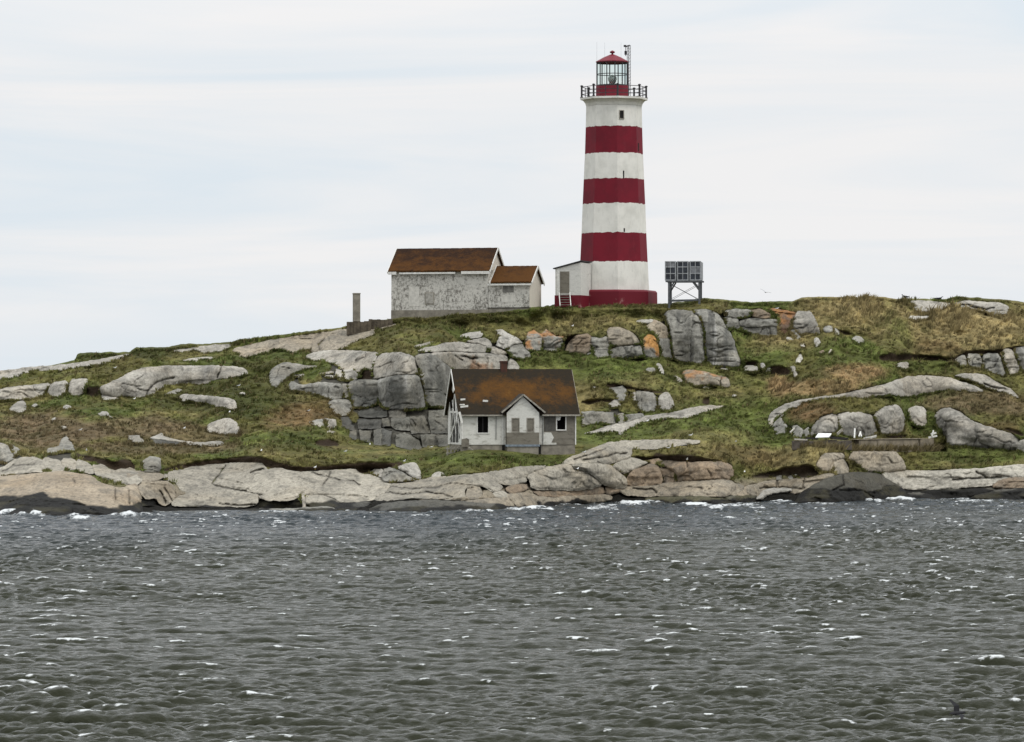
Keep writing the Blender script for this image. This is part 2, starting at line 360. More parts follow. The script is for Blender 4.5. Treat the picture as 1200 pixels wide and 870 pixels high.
# --- slabs right of the cottage
rock('rock_outcrop', 'three upright grey slabs under a turf lip right of the cottage', [
     b('J', [(490,180),(525,165),(548,200),(545,310),(490,300),(440,225),(400,195)], 'block', GREY), b('J', [(635,215),(700,215),(815,240),(825,390),(690,400),(650,330)], 'cliff', GREY, streak=.6),
     b('J', [(840,260),(910,220),(940,250),(982,378),(840,388)], 'cliff', PALE, lean=.4), b('J', [(605,235),(632,225),(648,320),(625,320)], 'block', PALE), b('J', [(405,330),(450,295),(490,300),(495,350),(420,360)], 'block', PALE)], 'outcrop')
rock('rock_outcrop', 'low grey rock wall just right of the cottage, in shade of the turf', [
     b('J', [(165,400),(240,390),(340,400),(440,410),(450,500),(300,500),(170,520)], 'block', GREY, stain=.5), b('J', [(480,420),(530,410),(535,485),(485,495)], 'block', GREY), b('J', [(540,425),(700,415),(705,435),(560,480)], 'block', GREY)], 'outcrop')
rock('rock_slab', 'long narrow pale slab slanting up to the right, right of the cottage',
     b('J', [(165,590),(290,555),(380,515),(530,495),(680,440),(800,420),(1000,395),(1100,365),(1200,345),(1330,340),(1430,345),(1425,360),(1330,380),(1200,420),(1060,455),(930,450),(850,470),(740,480),(640,520),(560,560),(500,600),(480,590),(500,560),(400,575),(250,590)], 'slab', PALE, w=3, prot=.4))
# --- right slope
rock('rock_slab', 'broad grey slab on the right skyline where a dark bird perches', b('L', [(190,170),(300,165),(480,185),(560,190),(540,220),(480,250),(330,275),(240,260),(230,210)], 'slab', PALE))
rock('rock_slab', 'cracked flat rock on the right skyline, right of the perch slab', b('L', [(550,195),(700,165),(860,185),(960,180),(1060,215),(1070,245),(1050,300),(900,290),(860,260),(720,240),(600,225)], 'slab', PALE, w=3, cracks=[px('L',[(600,215),(700,200),(760,230),(870,245),(940,235)])]))
rock('rock_slab', 'small white slab in straw below the perch slab at the right', b('L', [(165,330),(190,300),(300,305),(390,305),(330,332),(230,352)], 'slab', WHITE))
rock('rock_outcrop', 'row of dark upright ribs with pale edges at the right edge of the hillside', [
     b('L', [(590,700),(640,655),(690,650),(700,740),(640,747)], 'cliff', GREY, streak=.8), b('L', [(700,650),(760,635),(820,650),(830,765),(790,772),(710,740)], 'cliff', GREY, streak=.8),
     b('L', [(835,645),(900,625),(980,640),(1030,800),(1030,842),(840,782)], 'cliff', GREY, streak=.9), b('L', [(1010,610),(1060,590),(1100,610),(1170,780),(1140,812),(1060,822),(1020,690)], 'cliff', PALE, streak=.7),
     b('L', [(1110,590),(1180,575),(1300,570),(1500,560),(1500,810),(1260,805),(1180,792)], 'cliff', GREY, streak=.8)], 'outcrop')
rock('rock_outcrop', 'great curved pale slab arching over a turf pocket, ribbed at its left end', [
     b('M', [(70,560),(90,500),(120,460),(200,410),(350,370),(520,340),(700,320),(800,295),(1000,250),(1125,222),(1275,165),(1375,155),(1655,160),(1725,190),(1825,220),(1955,270),(1975,300),(1905,305),(1725,290),(1645,285),(1455,310),(1375,335),(1225,335),(1125,322),(1030,330),(920,357),(800,347),(700,347),(500,362),(370,392),(350,430),(250,450),(190,500),(130,540),(95,640)], 'slab', PALE, prot=.9, w=9, lean=1.1),
     b('M', [(110,600),(150,550),(215,492),(190,540),(240,600),(240,660),(150,672)], 'block', GREY), b('M', [(290,600),(330,590),(385,640),(390,702),(300,692)], 'block', GREY), b('M', [(390,640),(430,610),(440,690),(395,692)], 'block', GREY)], 'outcrop')
rock('rock_slab', 'tapering pale slab lying behind the right end of the great curved slab',
     b('O', [(585,155),(660,135),(780,130),(880,155),(960,210),(1060,260),(1110,290),(1165,355),(1100,335),(980,290),(870,262),(820,230),(700,190),(620,165)], 'slab', PALE, prot=.8, cracks=[px('O',[(850,225),(960,260),(1040,275)])]))
rock('rock_outcrop', 'row of three rounded pale blocks with dark bases behind the concrete wall', [
     b('M', [(440,690),(460,620),(500,560),(560,510),(660,485),(690,560),(700,620),(640,672),(500,682)], 'cliff', PALE, stain=.7, w=6), b('M', [(670,485),(800,475),(960,490),(1010,530),(1040,680),(860,692),(720,682),(705,600)], 'cliff', PALE, stain=.8, w=6),
     b('O', [(-120,490),(-60,450),(0,418),(90,415),(130,460),(155,560),(130,660),(60,672),(-40,675),(-75,650),(-98,560)], 'cliff', PALE, stain=.25, w=6, prot=1.)], 'outcrop')
rock('boulder', 'egg shaped pale boulder between the rounded blocks and the drooping rock', b('O', [(170,470),(210,420),(310,420),(345,470),(345,600),(320,612),(230,592),(190,540)], 'boulder', PALE, stain=.3))
rock('rock_outcrop', 'big drooping pale rock with dark skirts at the right, like an elephant trunk', [
     b('O', [(415,520),(440,460),(520,430),(640,470),(680,515),(780,570),(900,605),(1030,650),(1090,660),(1150,720),(1170,800),(1100,812),(980,802),(830,792),(650,772),(540,772),(500,680),(430,600)], 'cliff', PALE, stain=.55, streak=.4, w=10, prot=1.3, lean=.5),
     b('O', [(1150,725),(1260,710),(1450,700),(1450,830),(1260,830),(1130,820)], 'cliff', GREY, stain=.6)], 'outcrop')
rock('boulder', 'split tan boulder left of the biggest tan boulder above the dark shore rock', [
     b('P', [(490,330),(560,235),(640,232),(740,235),(750,283),(660,300),(640,400),(520,402)], 'boulder', WARM, w=4), b('P', [(645,312),(680,287),(750,287),(805,405),(690,422),(650,402)], 'boulder', WARM, w=4)])
rock('boulder', 'biggest smooth tan boulder, half dome shaped, above the dark shore rock', b('P', [(775,285),(790,255),(820,210),(960,195),(1125,203),(1185,208),(1245,270),(1305,380),(1225,397),(1125,405),(960,402),(920,390),(870,345),(800,300)], 'boulder', WARM, prot=1.3, w=9))
# --- shore rocks, right to left
rock('shore_rock', 'broad pale shore slab at the right edge, above the dark tidal rocks',
     b('Q', [(-60,405),(60,395),(300,390),(500,385),(800,375),(1000,350),(1200,335),(1500,330),(1500,440),(1100,445),(1000,470),(900,522),(700,528),(500,547),(300,550),(100,545),(0,470)], 'shore', (.37,.345,.29), wet=.2, cracks=[px('Q',[(780,400),(850,430),(870,450),(1000,450)]), px('Q',[(570,465),(800,455),(870,450)])]), 'rock')
rock('shore_rock', 'brown rounded shore rock at the right edge lying on the pale slab', b('Q', [(915,525),(1000,465),(1100,445),(1500,438),(1500,545),(1000,548)], 'shore', BROWN, wet=.6, fwd=.6), 'rock')
rock('tidal_rock', 'long black weedy tidal ledge along the water at the right', b('Q', [(-100,560),(200,562),(450,547),(700,540),(950,548),(1000,560),(760,610),(700,640),(400,645),(300,605),(150,595),(-100,645)], 'shore', (.070,.066,.052), wet=1.0), 'rock')
rock('tidal_rock', 'dark wet sloping rock at the water in the bottom right of the shore', b('Q', [(720,622),(950,562),(1200,535),(1500,540),(1500,660),(800,648)], 'shore', DARK, wet=.9, fwd=1.5), 'rock')
rock('tidal_rock', 'small rounded grey rock awash beside white surf at the right', b('Q', [(120,605),(250,578),(380,598),(430,632),(400,660),(150,660)], 'shore', DARK, fwd=2.5, wet=.7), 'rock')
rock('tidal_rock', 'largest black dome shaped tidal rock at the water, right of centre',
     b('P', [(300,690),(350,600),(450,530),(600,450),(720,425),(850,400),(1000,410),(1100,440),(1250,540),(1320,610),(1250,680),(1000,690),(700,700),(450,715)], 'shore', (.070,.066,.052), wet=1.15, prot=2.2, w=14, lean=1.2, cracks=[px('P',[(730,430),(740,520),(640,560)]), px('P',[(700,560),(900,560),(1000,620)])]), 'rock')
rock('shore_rock', 'pinkish broken shelf of shore rock left of the black dome shaped rock',
     b('P', [(-120,520),(0,500),(60,480),(160,470),(300,465),(450,450),(600,410),(650,422),(640,440),(500,500),(400,560),(280,592),(100,592),(30,602),(-100,602)], 'shore', WARM, wet=.3, cracks=[px('P',[(160,475),(165,540)]), px('P',[(400,460),(380,550)]), px('P',[(0,545),(160,540),(400,545)])]), 'rock')
rock('shore_rock', 'low white flat stone at the foot of the pinkish broken shelf', b('P', [(20,575),(100,542),(270,545),(275,572),(60,600),(20,640),(-30,640)], 'shore', WHITE, fwd=.8, wet=.2), 'rock')
for z_, p_, l_ in [('P', [(140,440),(180,428),(207,440),(200,467),(150,472)], 'rounded pebble grey stone on the pinkish shelf under the turf bank'), ('P', [(250,440),(280,428),(302,462),(260,464)], 'middle loose stone under the turf bank above the pinkish shelf'), ('P', [(300,425),(330,418),(334,457)], 'small upright stone right of the middle loose stone under the turf bank')]:
    rock('stone', l_, b(z_, p_, 'small', PALE), 'stone')
rock('shore_rock', 'long smooth tan slab with a rounded right end, low on the centre right shore',
     b('E', [(-120,548),(0,525),(200,520),(400,490),(600,475),(780,462),(880,475),(920,520),(880,570),(860,607),(700,612),(520,602),(230,607),(100,612),(-50,602)], 'shore', WARM, w=7, prot=1., wet=.2, cracks=[px('E',[(10,545),(180,555),(220,590)])]), 'rock')
rock('tidal_rock', 'olive weed covered ledge at the water under the long smooth tan slab', b('E', [(130,640),(150,622),(520,612),(860,612),(1000,602),(1200,595),(1200,650),(900,690),(560,700),(300,705),(130,675)], 'shore', (0.075,0.07,0.04), wet=.35), 'rock')
rock('shore_rock', 'rounded cream rock right of the long smooth tan slab', [b('E', [(970,560),(1000,530),(1080,520),(1140,570),(1180,612),(1000,607),(870,602)], 'shore', WARM, w=5, wet=.2), b('E', [(895,500),(960,510),(990,530),(960,570),(880,600),(868,570)], 'shore', WARM, wet=.2)], 'rock')
rock('shore_rock', 'tan wedge rock with a dark cleft to its right, above the long smooth slab', [
     b('E', [(-60,505),(0,385),(150,332),(200,320),(250,370),(275,495),(150,517),(0,517)], 'shore', BROWN, lean=.9, w=5), b('E', [(252,372),(300,352),(385,400),(390,490),(282,492)], 'block', BROWN, prot=.05)], 'rock')
rock('shore_rock', 'long brown block under the dark turf bank, right of the tan wedge', [
     b('E', [(240,302),(330,300),(480,320),(650,310),(820,310),(880,340),(897,420),(890,462),(700,467),(500,477),(395,487),(388,395),(300,348),(265,335)], 'cliff', BROWN, w=5, lean=.5, prot=1., cracks=[px('E',[(485,320),(487,360)])]),
     b('E', [(150,300),(240,285),(265,300),(200,332)], 'block', BROWN)], 'rock')
rock('shore_rock', 'smooth grey neck of rock between the wrinkled slab and the tan wedge', b('S', [(955,345),(1070,275),(1130,275),(1200,300),(1270,312),(1230,332),(1100,390),(1050,412),(1000,372)], 'shore', CREAM), 'rock')
rock('shore_rock', 'wrinkled pale slab stretching right from in front of the cottage',
     b('S', [(495,352),(540,300),(600,262),(700,235),(800,190),(900,150),(1050,130),(1200,122),(1400,120),(1525,118),(1690,122),(1730,130),(1690,148),(1525,170),(1400,185),(1270,200),(1170,195),(1120,185),(1130,255),(1060,285),(950,322),(740,327),(600,332)], 'shore', CREAM, lean=1.3, cracks=[px('S',[(700,300),(850,270),(1000,240),(1080,230)]), px('S',[(620,290),(760,250),(900,190)])]), 'rock')
rock('shore_rock', 'large whale shaped shore rock with a zigzag crack, centre of the shore', [
     b('S', [(205,430),(290,395),(400,350),(600,330),(620,380),(720,400),(850,490),(860,517),(750,547),(580,562),(420,552),(245,547),(235,480)], 'shore', CREAM, w=9, prot=1.3, lean=.9),
     b('S', [(602,328),(740,328),(920,332),(1000,382),(1070,450),(1090,520),(1050,542),(970,542),(870,500),(850,480),(740,393),(632,370)], 'shore', CREAM, w=9, prot=1.3, lean=.9),
     b('S', [(250,562),(420,560),(600,572),(750,552),(870,527),(890,592),(700,602),(500,612),(330,612)], 'shore', BROWN, prot=.5), b('S', [(900,522),(1010,542),(1050,547),(1000,582),(900,592)], 'shore', BROWN)], 'rock')
rock('shore_rock', 'low smooth base slab along the water in the centre of the shore',
     b('S', [(-330,648),(-50,630),(0,615),(80,582),(250,587),(340,625),(620,612),(860,600),(950,612),(940,660),(700,665),(420,697),(200,705),(0,697),(-330,668)], 'shore', WARM, wet=.3), 'rock')
rock('shore_rock', 'long cream shore slab running left of centre, in front of the cottage', [
     b('T', [(-80,500),(0,440),(220,420),(340,390),(440,375),(720,350),(900,335),(990,320),(1080,300),(1200,285),(1340,275),(1440,270),(1265,350),(1255,362),(1000,402),(1050,470),(950,500),(885,452),(830,445),(745,448),(700,490),(720,552),(590,562),(400,552),(200,552),(0,577),(-80,582)], 'shore', CREAM, w=6, cracks=[px('T',[(-100,470),(100,455),(300,470),(500,450)]), px('T',[(0,500),(200,520),(400,500),(600,540)])]),
     b('T', [(718,560),(740,452),(800,440),(850,470),(872,552)], 'shore', WARM), b('T', [(950,502),(1050,492),(1112,550),(1000,545)], 'shore', CREAM),
     b('T', [(990,407),(1050,397),(1240,362),(1262,400),(1200,422),(1100,442)], 'shore', CREAM), b('T', [(1070,480),(1100,447),(1250,425),(1272,480),(1120,512)], 'shore', BROWN)], 'rock')
rock('tidal_rock', 'long dark smooth rock at the water below the long cream slab', b('T', [(-150,672),(-20,602),(120,590),(400,572),(700,592),(1000,602),(1130,640),(1140,670),(900,670),(500,697),(300,695),(0,697)], 'shore', DARK, wet=.45, fwd=.8), 'rock')
rock('boulder', 'white smooth boulder on the shore left of the cottage', b('T', [(100,290),(180,255),(270,240),(305,280),(335,387),(260,392),(200,340)], 'boulder', WHITE, prot=1.))
rock('boulder', 'grey angular boulder leaning against the white smooth boulder', [b('T', [(-25,370),(0,302),(50,285),(90,300),(180,340),(265,392),(150,412),(0,402)], 'block', GREY, prot=1.2), b('T', [(-125,325),(-80,300),(-20,305),(0,330),(-20,372),(-80,347)], 'block', PALE)])
rock('boulder', 'low oval pale boulder in grass right of the white smooth boulder', b('T', [(410,357),(460,325),(520,325),(540,350),(450,377)], 'small', PALE))
rock('shore_rock', 'broad cracked cream slab with crossing joints on the left of the shore', [
     b('U', [(-20,340),(60,310),(200,290),(370,330),(490,320),(650,315),(860,300),(920,345),(1010,350),(1090,385),(1160,400),(1180,440),(1130,500),(1050,562),(960,582),(740,592),(690,550),(600,520),(480,520),(440,560),(410,490),(360,552),(240,582),(40,562),(20,520),(-100,480)], 'shore', CREAM, w=6, wet=.2,
       cracks=[px('U',[(650,320),(640,370),(590,440)]), px('U',[(490,320),(560,350),(740,395)]), px('U',[(810,395),(860,405),(915,440)]), px('U',[(0,530),(60,520)])]),
     b('U', [(435,560),(480,525),(600,528),(740,595),(752,622),(500,632),(440,642)], 'shore', CREAM, wet=.6, prot=.4), b('U', [(398,498),(430,500),(432,632),(414,642)], 'block', PALE, wet=.2, prot=.9), b('U', [(30,572),(240,585),(390,555),(410,642),(20,642)], 'tier', DARK, wet=9, prot=.1)], 'rock')  # last block: shadowed recess painted with the black wet colour
rock('tidal_rock', 'low grey wave washed rock at the water below the cracked cream slab', b('U', [(-150,665),(0,650),(300,650),(560,632),(660,632),(730,672),(400,705),(0,710),(-150,705)], 'shore', GREY, wet=.1, fwd=.6), 'rock')
rock('tidal_rock', 'brown weedy rock at the water left of the long dark smooth rock', b('U', [(690,625),(760,600),(960,584),(1005,602),(900,642),(820,675),(700,665)], 'shore', DARK, wet=.5), 'rock')
rock('shore_rock', 'broad cream slab with a stepped left end, left part of the shore',
     b('V', [(330,410),(480,375),(700,340),(900,325),(1050,320),(1170,325),(1200,350),(1250,400),(1130,470),(1145,595),(1140,685),(1000,705),(830,695),(700,705),(430,695),(380,680),(430,622),(500,600),(520,580),(470,560),(420,490),(320,460)], 'shore', CREAM, w=6, wet=.2,
       cracks=[px('V',[(850,345),(795,430),(740,500)]), px('V',[(750,510),(880,545),(1040,570),(1140,590)]), px('V',[(1080,410),(1200,370)]), px('V',[(800,670),(870,690),(1130,690)])]), 'rock')
rock('shore_rock', 'cream stepped rock with vertical flutes beside the broad cream slab', [
     b('V', [(90,500),(230,480),(380,485),(430,612),(340,692),(290,692),(250,622),(170,642),(110,592)], 'shore', WARM, w=3, lean=.6, cracks=[px('V',[(280,560),(330,680)]), px('V',[(320,540),(380,640)])]),
     b('V', [(-20,352),(120,400),(280,410),(320,432),(260,470),(180,490),(90,482),(0,470)], 'shore', WARM), b('V', [(120,640),(250,625),(285,692),(120,695)], 'tier', DARK, wet=9, prot=.05)], 'rock')  # notch block: recess shadow painted in the wet black
rock('boulder', 'barrel shaped grey boulder standing on the shore slab under the turf bank', b('V', [(125,310),(190,260),(280,280),(290,370),(280,397),(150,402)], 'block', GREY, w=5, prot=1.2, streak=.6))
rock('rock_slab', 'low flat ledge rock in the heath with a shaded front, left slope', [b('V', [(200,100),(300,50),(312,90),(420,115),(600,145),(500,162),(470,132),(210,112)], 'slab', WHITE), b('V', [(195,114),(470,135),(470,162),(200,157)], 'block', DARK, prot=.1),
     b('V', [(480,137),(650,145),(820,120),(850,160),(700,172),(500,164)], 'slab', PALE)])
rock('stone', 'dark edged pale stone left of the flat ledge rock in the heath', b('V', [(0,80),(100,80),(150,150),(80,152),(0,112)], 'block', GREY), 'stone')
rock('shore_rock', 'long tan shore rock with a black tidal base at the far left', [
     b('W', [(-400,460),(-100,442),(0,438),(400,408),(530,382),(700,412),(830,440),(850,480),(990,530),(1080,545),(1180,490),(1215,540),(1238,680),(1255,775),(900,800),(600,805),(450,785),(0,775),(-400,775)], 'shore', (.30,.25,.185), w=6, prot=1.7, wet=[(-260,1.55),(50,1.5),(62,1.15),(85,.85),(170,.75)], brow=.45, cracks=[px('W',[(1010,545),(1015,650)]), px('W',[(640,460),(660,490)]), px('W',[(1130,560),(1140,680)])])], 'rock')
rock('shore_rock', 'low hump of jointed pale blocks behind the long tan shore rock at the far left', [
     b('W', [(-400,420),(-100,400),(20,370),(140,280),(350,272),(415,392),(200,408),(-100,440),(-400,455)], 'shore', CREAM, w=5, cracks=[px('W',[(20,400),(140,340),(300,330)])]), b('W', [(362,275),(520,290),(582,387),(422,392)], 'shore', CREAM), b('W', [(530,285),(660,282),(665,390),(590,387)], 'shore', CREAM), b('W', [(676,285),(740,310),(810,345),(830,412),(760,404),(674,390)], 'shore', CREAM)], 'rock')
rock('shore_rock', 'sloping pale rock shelf leading right from the far left hump', b('W', [(800,342),(900,335),(1000,400),(1080,372),(1200,392),(1270,470),(1170,522),(1000,482),(850,432)], 'shore', CREAM, cracks=[px('W',[(860,440),(1000,480),(1160,520)])]), 'rock')
rock('boulder', 'grey boulder cut by the left frame edge at the foot of the heath', [b('W', [(-260,140),(-60,135),(60,150),(95,210),(130,290),(90,312),(50,322),(10,320),(-260,320)], 'boulder', GREY, w=5), b('W', [(100,155),(180,210),(150,250),(127,262)], 'block', GREY)])
rock('boulder', 'grey pyramid shaped boulder on a flat base, at the foot of the heath', [b('W', [(410,240),(420,200),(540,167),(640,180),(657,212),(550,222)], 'block', GREY), b('W', [(528,165),(540,120),(585,85),(642,172)], 'block', GREY)])
# ---------------------------------------------------------------- depth of the hillside: integrate run per rise up every column
PX0, PX1, PY0, PY1 = -260, 1460, 330, 620
gx = np.arange(PX0, PX1 + 1, dtype=float); gy = np.arange(PY0, PY1 + 1, dtype=float)
NX, NY = len(gx), len(gy)
WATER = np.array([(-260,606),(0,604.5),(60,605),(105,604),(150,603),(200,599.5),(300,598.5),(420,599),(470,600),(560,599),(600,597),(650,593),(700,589.5),(760,589),(820,592),(860,590.5),(900,588),(935,589.5),(985,589),(1040,585),(1110,584.5),(1200,585.5),(1460,586)])
CREST = np.array([(-260,478),(-150,463),(0,439),(60,432),(88,425.5),(90,418),(125,415),(150,415.5),(160,410),(195,411),(212,407),(240,406),(268,404),(290,400),(310,397.5),(340,394.5),(400,387),(407,384.5),(458,377),(500,373.5),(560,369.5),(632,362.5),(651,360),(700,359.5),(770,360),(787,358.5),(800,356),(822,352),(840,352.5),(880,356.5),(930,356),(940,352),(960,350),(1010,351),(1060,352.5),(1110,353),(1120,350),(1145,351),(1170,352.5),(1200,357),(1460,372)])
yw = np.interp(gx, WATER[:,0], WATER[:,1]); ys = np.interp(gx, CREST[:,0], CREST[:,1])
Dw = CAM_H * F / (yw - HY)
Dw = box_blur(Dw, 8, 0)
Dsky = np.interp(gx, [-260, 300, 900, 1100, 1460], [396, 400, 402, 412, 420])

def chaikin(p, n):
    for _ in range(n):
        q = np.roll(p, -1, 0)
        p = np.stack([p * .78 + q * .22, p * .22 + q * .78], 1).reshape(-1, 2)
    return p

def poly_sdf(P, X, Y):
    """signed distance, negative inside"""
    d = np.full(X.shape, 1e9); ins = np.zeros(X.shape, bool)
    n = len(P)
    for i in range(n):
        x0, y0 = P[i]; x1, y1 = P[(i + 1) % n]
        ex, ey = x1 - x0, y1 - y0
        wx, wy = X - x0, Y - y0
        t = np.clip((wx * ex + wy * ey) / (ex * ex + ey * ey + 1e-9), 0, 1)
        d = np.minimum(d, (wx - ex * t) ** 2 + (wy - ey * t) ** 2)
        c = ((y0 > Y) != (y1 > Y))
        if ey != 0: ins ^= c & (X < ex * (Y - y0) / ey + x0)
    d = np.sqrt(d)
    return np.where(ins, -d, d)

def line_dist(P, X, Y):
    d = np.full(X.shape, 1e9)
    for i in range(len(P) - 1):
        x0, y0 = P[i]; x1, y1 = P[i + 1]; ex, ey = x1 - x0, y1 - y0
        t = np.clip(((X - x0) * ex + (Y - y0) * ey) / (ex * ex + ey * ey + 1e-9), 0, 1)
        d = np.minimum(d, np.hypot(X - x0 - ex * t, Y - y0 - ey * t))
    return d

GX, GY = np.meshgrid(gx, gy)
LEAN = np.full((NY, NX), 3.0); FIX = np.zeros((NY, NX), bool); ROCKM = np.zeros((NY, NX), bool); SOIL = np.zeros((NY, NX))
# the level bench the cottage stands on
LEAN[(GX > 395) & (GX < 720) & (GY > 519) & (GY < 533)] = 11; FIX[(GX > 395) & (GX < 720) & (GY > 519) & (GY < 533)] = True
def sub(P, m=4):
    x0, y0 = P.min(0) - m; x1, y1 = P.max(0) + m
    i0, i1 = max(0, int(y0) - PY0), min(NY, int(y1) + 2 - PY0); j0, j1 = max(0, int(x0) - PX0), min(NX, int(x1) + 2 - PX0)
    return slice(i0, i1), slice(j0, j1)
for name, label, cat, grp, blocks in RA:
    for bl in blocks:
        k = dict(KIND[bl['kind']]); k.update(bl['opt']); bl['k'] = k
        P = bl['P'] = chaikin(bl['poly'], k['sm'])
        s = sub(P)
        if s[0].stop <= s[0].start or s[1].stop <= s[1].start: continue
        m = poly_sdf(P, GX[s], GY[s]) < 0
        LEAN[s][m] = k['lean']; FIX[s][m] = k['lean'] < 1; ROCKM[s] |= m
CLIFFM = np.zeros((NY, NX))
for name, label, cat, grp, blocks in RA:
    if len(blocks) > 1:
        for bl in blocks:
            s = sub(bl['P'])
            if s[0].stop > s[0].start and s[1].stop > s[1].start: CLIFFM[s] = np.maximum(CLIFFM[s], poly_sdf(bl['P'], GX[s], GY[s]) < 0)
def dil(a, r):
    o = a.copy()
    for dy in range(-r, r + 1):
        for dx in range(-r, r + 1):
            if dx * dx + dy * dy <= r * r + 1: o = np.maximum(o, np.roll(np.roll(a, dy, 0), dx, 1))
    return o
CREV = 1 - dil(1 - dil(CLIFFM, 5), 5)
# undercut peat banks and hollows: the soil face leans outwards, so the turf mat above overhangs it
BANKS = [('W',[(660,230),(800,258),(900,285),(1000,305),(1100,280),(1180,310),(1180,380),(1080,372),(1000,392),(900,335),(800,310),(680,270)]),
 ('V',[(300,370),(420,350),(560,320),(800,290),(1000,265),(1080,260),(1200,280),(1200,330),(1050,320),(900,324),(700,340),(480,374),(320,397)]),
 ('U',[(-30,180),(60,200),(180,240),(370,265),(540,270),(800,250),(960,240),(1125,250),(1285,235),(1295,252),(1185,290),(1000,332),(920,342),(860,302),(650,317),(490,322),(370,328),(220,292),(100,292),(0,240)]),
 ('E',[(10,255),(180,270),(220,220),(340,265),(420,235),(560,255),(680,290),(830,300),(650,310),(480,320),(330,300),(150,302),(20,285)]),
 ('P',[(-80,440),(0,420),(200,372),(330,345),(480,355),(540,420),(340,460),(200,432),(0,455)]),
 ('A',[(750,460),(800,475),(875,470),(885,565),(740,560)]), ('N',[(555,185),(660,180),(680,215),(560,218)]), ('N',[(720,215),(940,220),(960,300),(740,290)]),
 ('L',[(-10,640),(150,640),(330,650),(560,680),(700,605),(960,605),(1150,565),(1300,560),(1300,590),(980,635),(760,640),(640,660),(580,705),(300,690),(-10,695)]),
 ('K',[(1030,660),(1200,612),(1200,690),(1060,692)]), ('H',[(470,270),(580,240),(490,380),(455,380)]), ('J',[(370,150),(480,155),(560,178),(760,200),(900,215),(880,240),(700,218),(560,202),(390,187)]),
 ('J',[(160,308),(300,293),(430,288),(430,312),(160,327)]), ('O',[(-10,672),(140,668),(195,702),(-10,706)]), ('M',[(630,690),(780,700),(620,717)]), ('K',[(690,430),(740,438),(840,468),(720,464)]),
 ('G',[(560,380),(720,372),(730,420),(570,430)]), ('O',[(1000,615),(1100,622),(1200,662),(1200,700),(1080,650)]), ('I',[(-100,598),(160,605),(240,620),(60,625),(-80,615)]),
 ('F',[(520,488),(690,490),(745,545),(600,555),(520,530)]), ('C',[(905,580),(945,548),(1000,548),(1022,565),(1025,630),(905,632)]), ('N',[(180,500),(240,500),(235,555),(175,550)])]
for z_, p_ in BANKS:
    P = chaikin(px(z_, p_), 1); s = sub(P)
    sd = poly_sdf(P, GX[s] + 0.8 * vnoise(GX[s] / 5, GY[s] / 5, 0, 5), GY[s] + .8 * vnoise(GX[s] / 6, GY[s] / 6, 3, 6))
    m = sd < 0
    LEAN[s][m & ~ROCKM[s]] = -1.1; FIX[s] |= m & ~ROCKM[s]
    SOIL[s] = np.maximum(SOIL[s], sstep(.9, -.6, sd))
inside = (GY <= yw[None, :]) & (GY > ys[None, :])
dz = 390.0 / F
neg = (np.where(inside & FIX, LEAN, 0).sum(0)) * dz
pos = (np.where(inside & ~FIX, LEAN, 0).sum(0)) * dz
kcol = np.clip((Dsky - Dw - neg) / np.maximum(pos, 1), .35, 5)
kcol = box_blur(kcol, 12, 0)
L2 = box_blur(np.where(FIX, LEAN, LEAN * kcol[None, :]) * dz, 9, 1) * inside
D = Dw[None, :] + np.cumsum(L2[::-1], 0)[::-1]
# take out what is left of the error at the crest, spread over the height
err = Dsky - D[0]
t_up = np.clip((yw[None, :] - GY) / (yw - ys)[None, :], 0, 1)
D = D + box_blur(err, 10, 0)[None, :] * t_up ** 2
D = box_blur(box_blur(D, 7, 1), 1, 0)
# the overhanging banks keep their crisp edge
D = D + .75 * box_blur(box_blur(SOIL, 1, 0), 2, 1)
D0 = D.copy()
def Dat(x, y, A=None):
    A = D if A is None else A
    x = np.clip(np.asarray(x, float) - PX0, 0, NX - 1.001); y = np.clip(np.asarray(y, float) - PY0, 0, NY - 1.001)
    i, j = y.astype(int), x.astype(int); fy, fx = y - i, x - j
    return (A[i, j] * (1 - fx) + A[i, j + 1] * fx) * (1 - fy) + (A[i + 1, j] * (1 - fx) + A[i + 1, j + 1] * fx) * fy

# the ground behind the cottage lies behind its rear wall
COT_Y, COT_A = 350.0, R(10.4)
dl = np.clip(Dat(gx, np.full(NX, 533.0)) - 349.9 - .012 * (gx - 608), 0, 9) * (gx > 590) * (gx < 690)
dl = np.where(gx >= 690, dl[(gx < 690) & (gx > 688)].max(), dl) * sstep(800, 690, gx)
dl = box_blur(dl, 4, 0)
D = D - dl[None, :] * sstep(606, 536, GY) * sstep(500, 530, GY)
m = sstep(515, 527, GX) * sstep(695, 684, GX) * sstep(531, 526, GY)
D = np.maximum(D, m * 358.6)
WX = np.arange(996, 1106, 4.0); WD = Dat(WX, np.full(len(WX), 530.5))
WK = np.polyfit(WX, WD, 1); WK[1] += max(0.0, float((WD - np.polyval(WK, WX)).max())) + .2          # the old wall's line on the ground
WALL = lambda q: float(np.polyval(WK, q))
m = (GX > 990) & (GX < 1110) & (GY < 529.5)
D = np.where(m, np.maximum(D, np.polyval(WK, GX) + (.9 + .02 * (529.5 - GY)) * np.where((GX > 994) & (GX < 1106), 1, .4)), D)
m = sstep(632, 648, GX) * sstep(790, 774, GX) * sstep(360, 363, GY)
D = np.where(m > 0, D * (1 - m) + np.minimum(D, 398.0) * m, D)
m = sstep(440, 456, GX) * sstep(650, 636, GX) * sstep(362, 366, GY + np.clip((GX - 460) / 170, 0, 1) * 9 - 9 + 5)
D = np.where(m > 0, D * (1 - m) + np.minimum(D, 398.6 - 2.6 * np.clip((GX - 515) / 110, 0, 1)) * m, D)

def world_pts(x, y, d):
    return np.stack([(x - CX) * d / F, d, CAM_H - (y - HY) * d / F], -1)

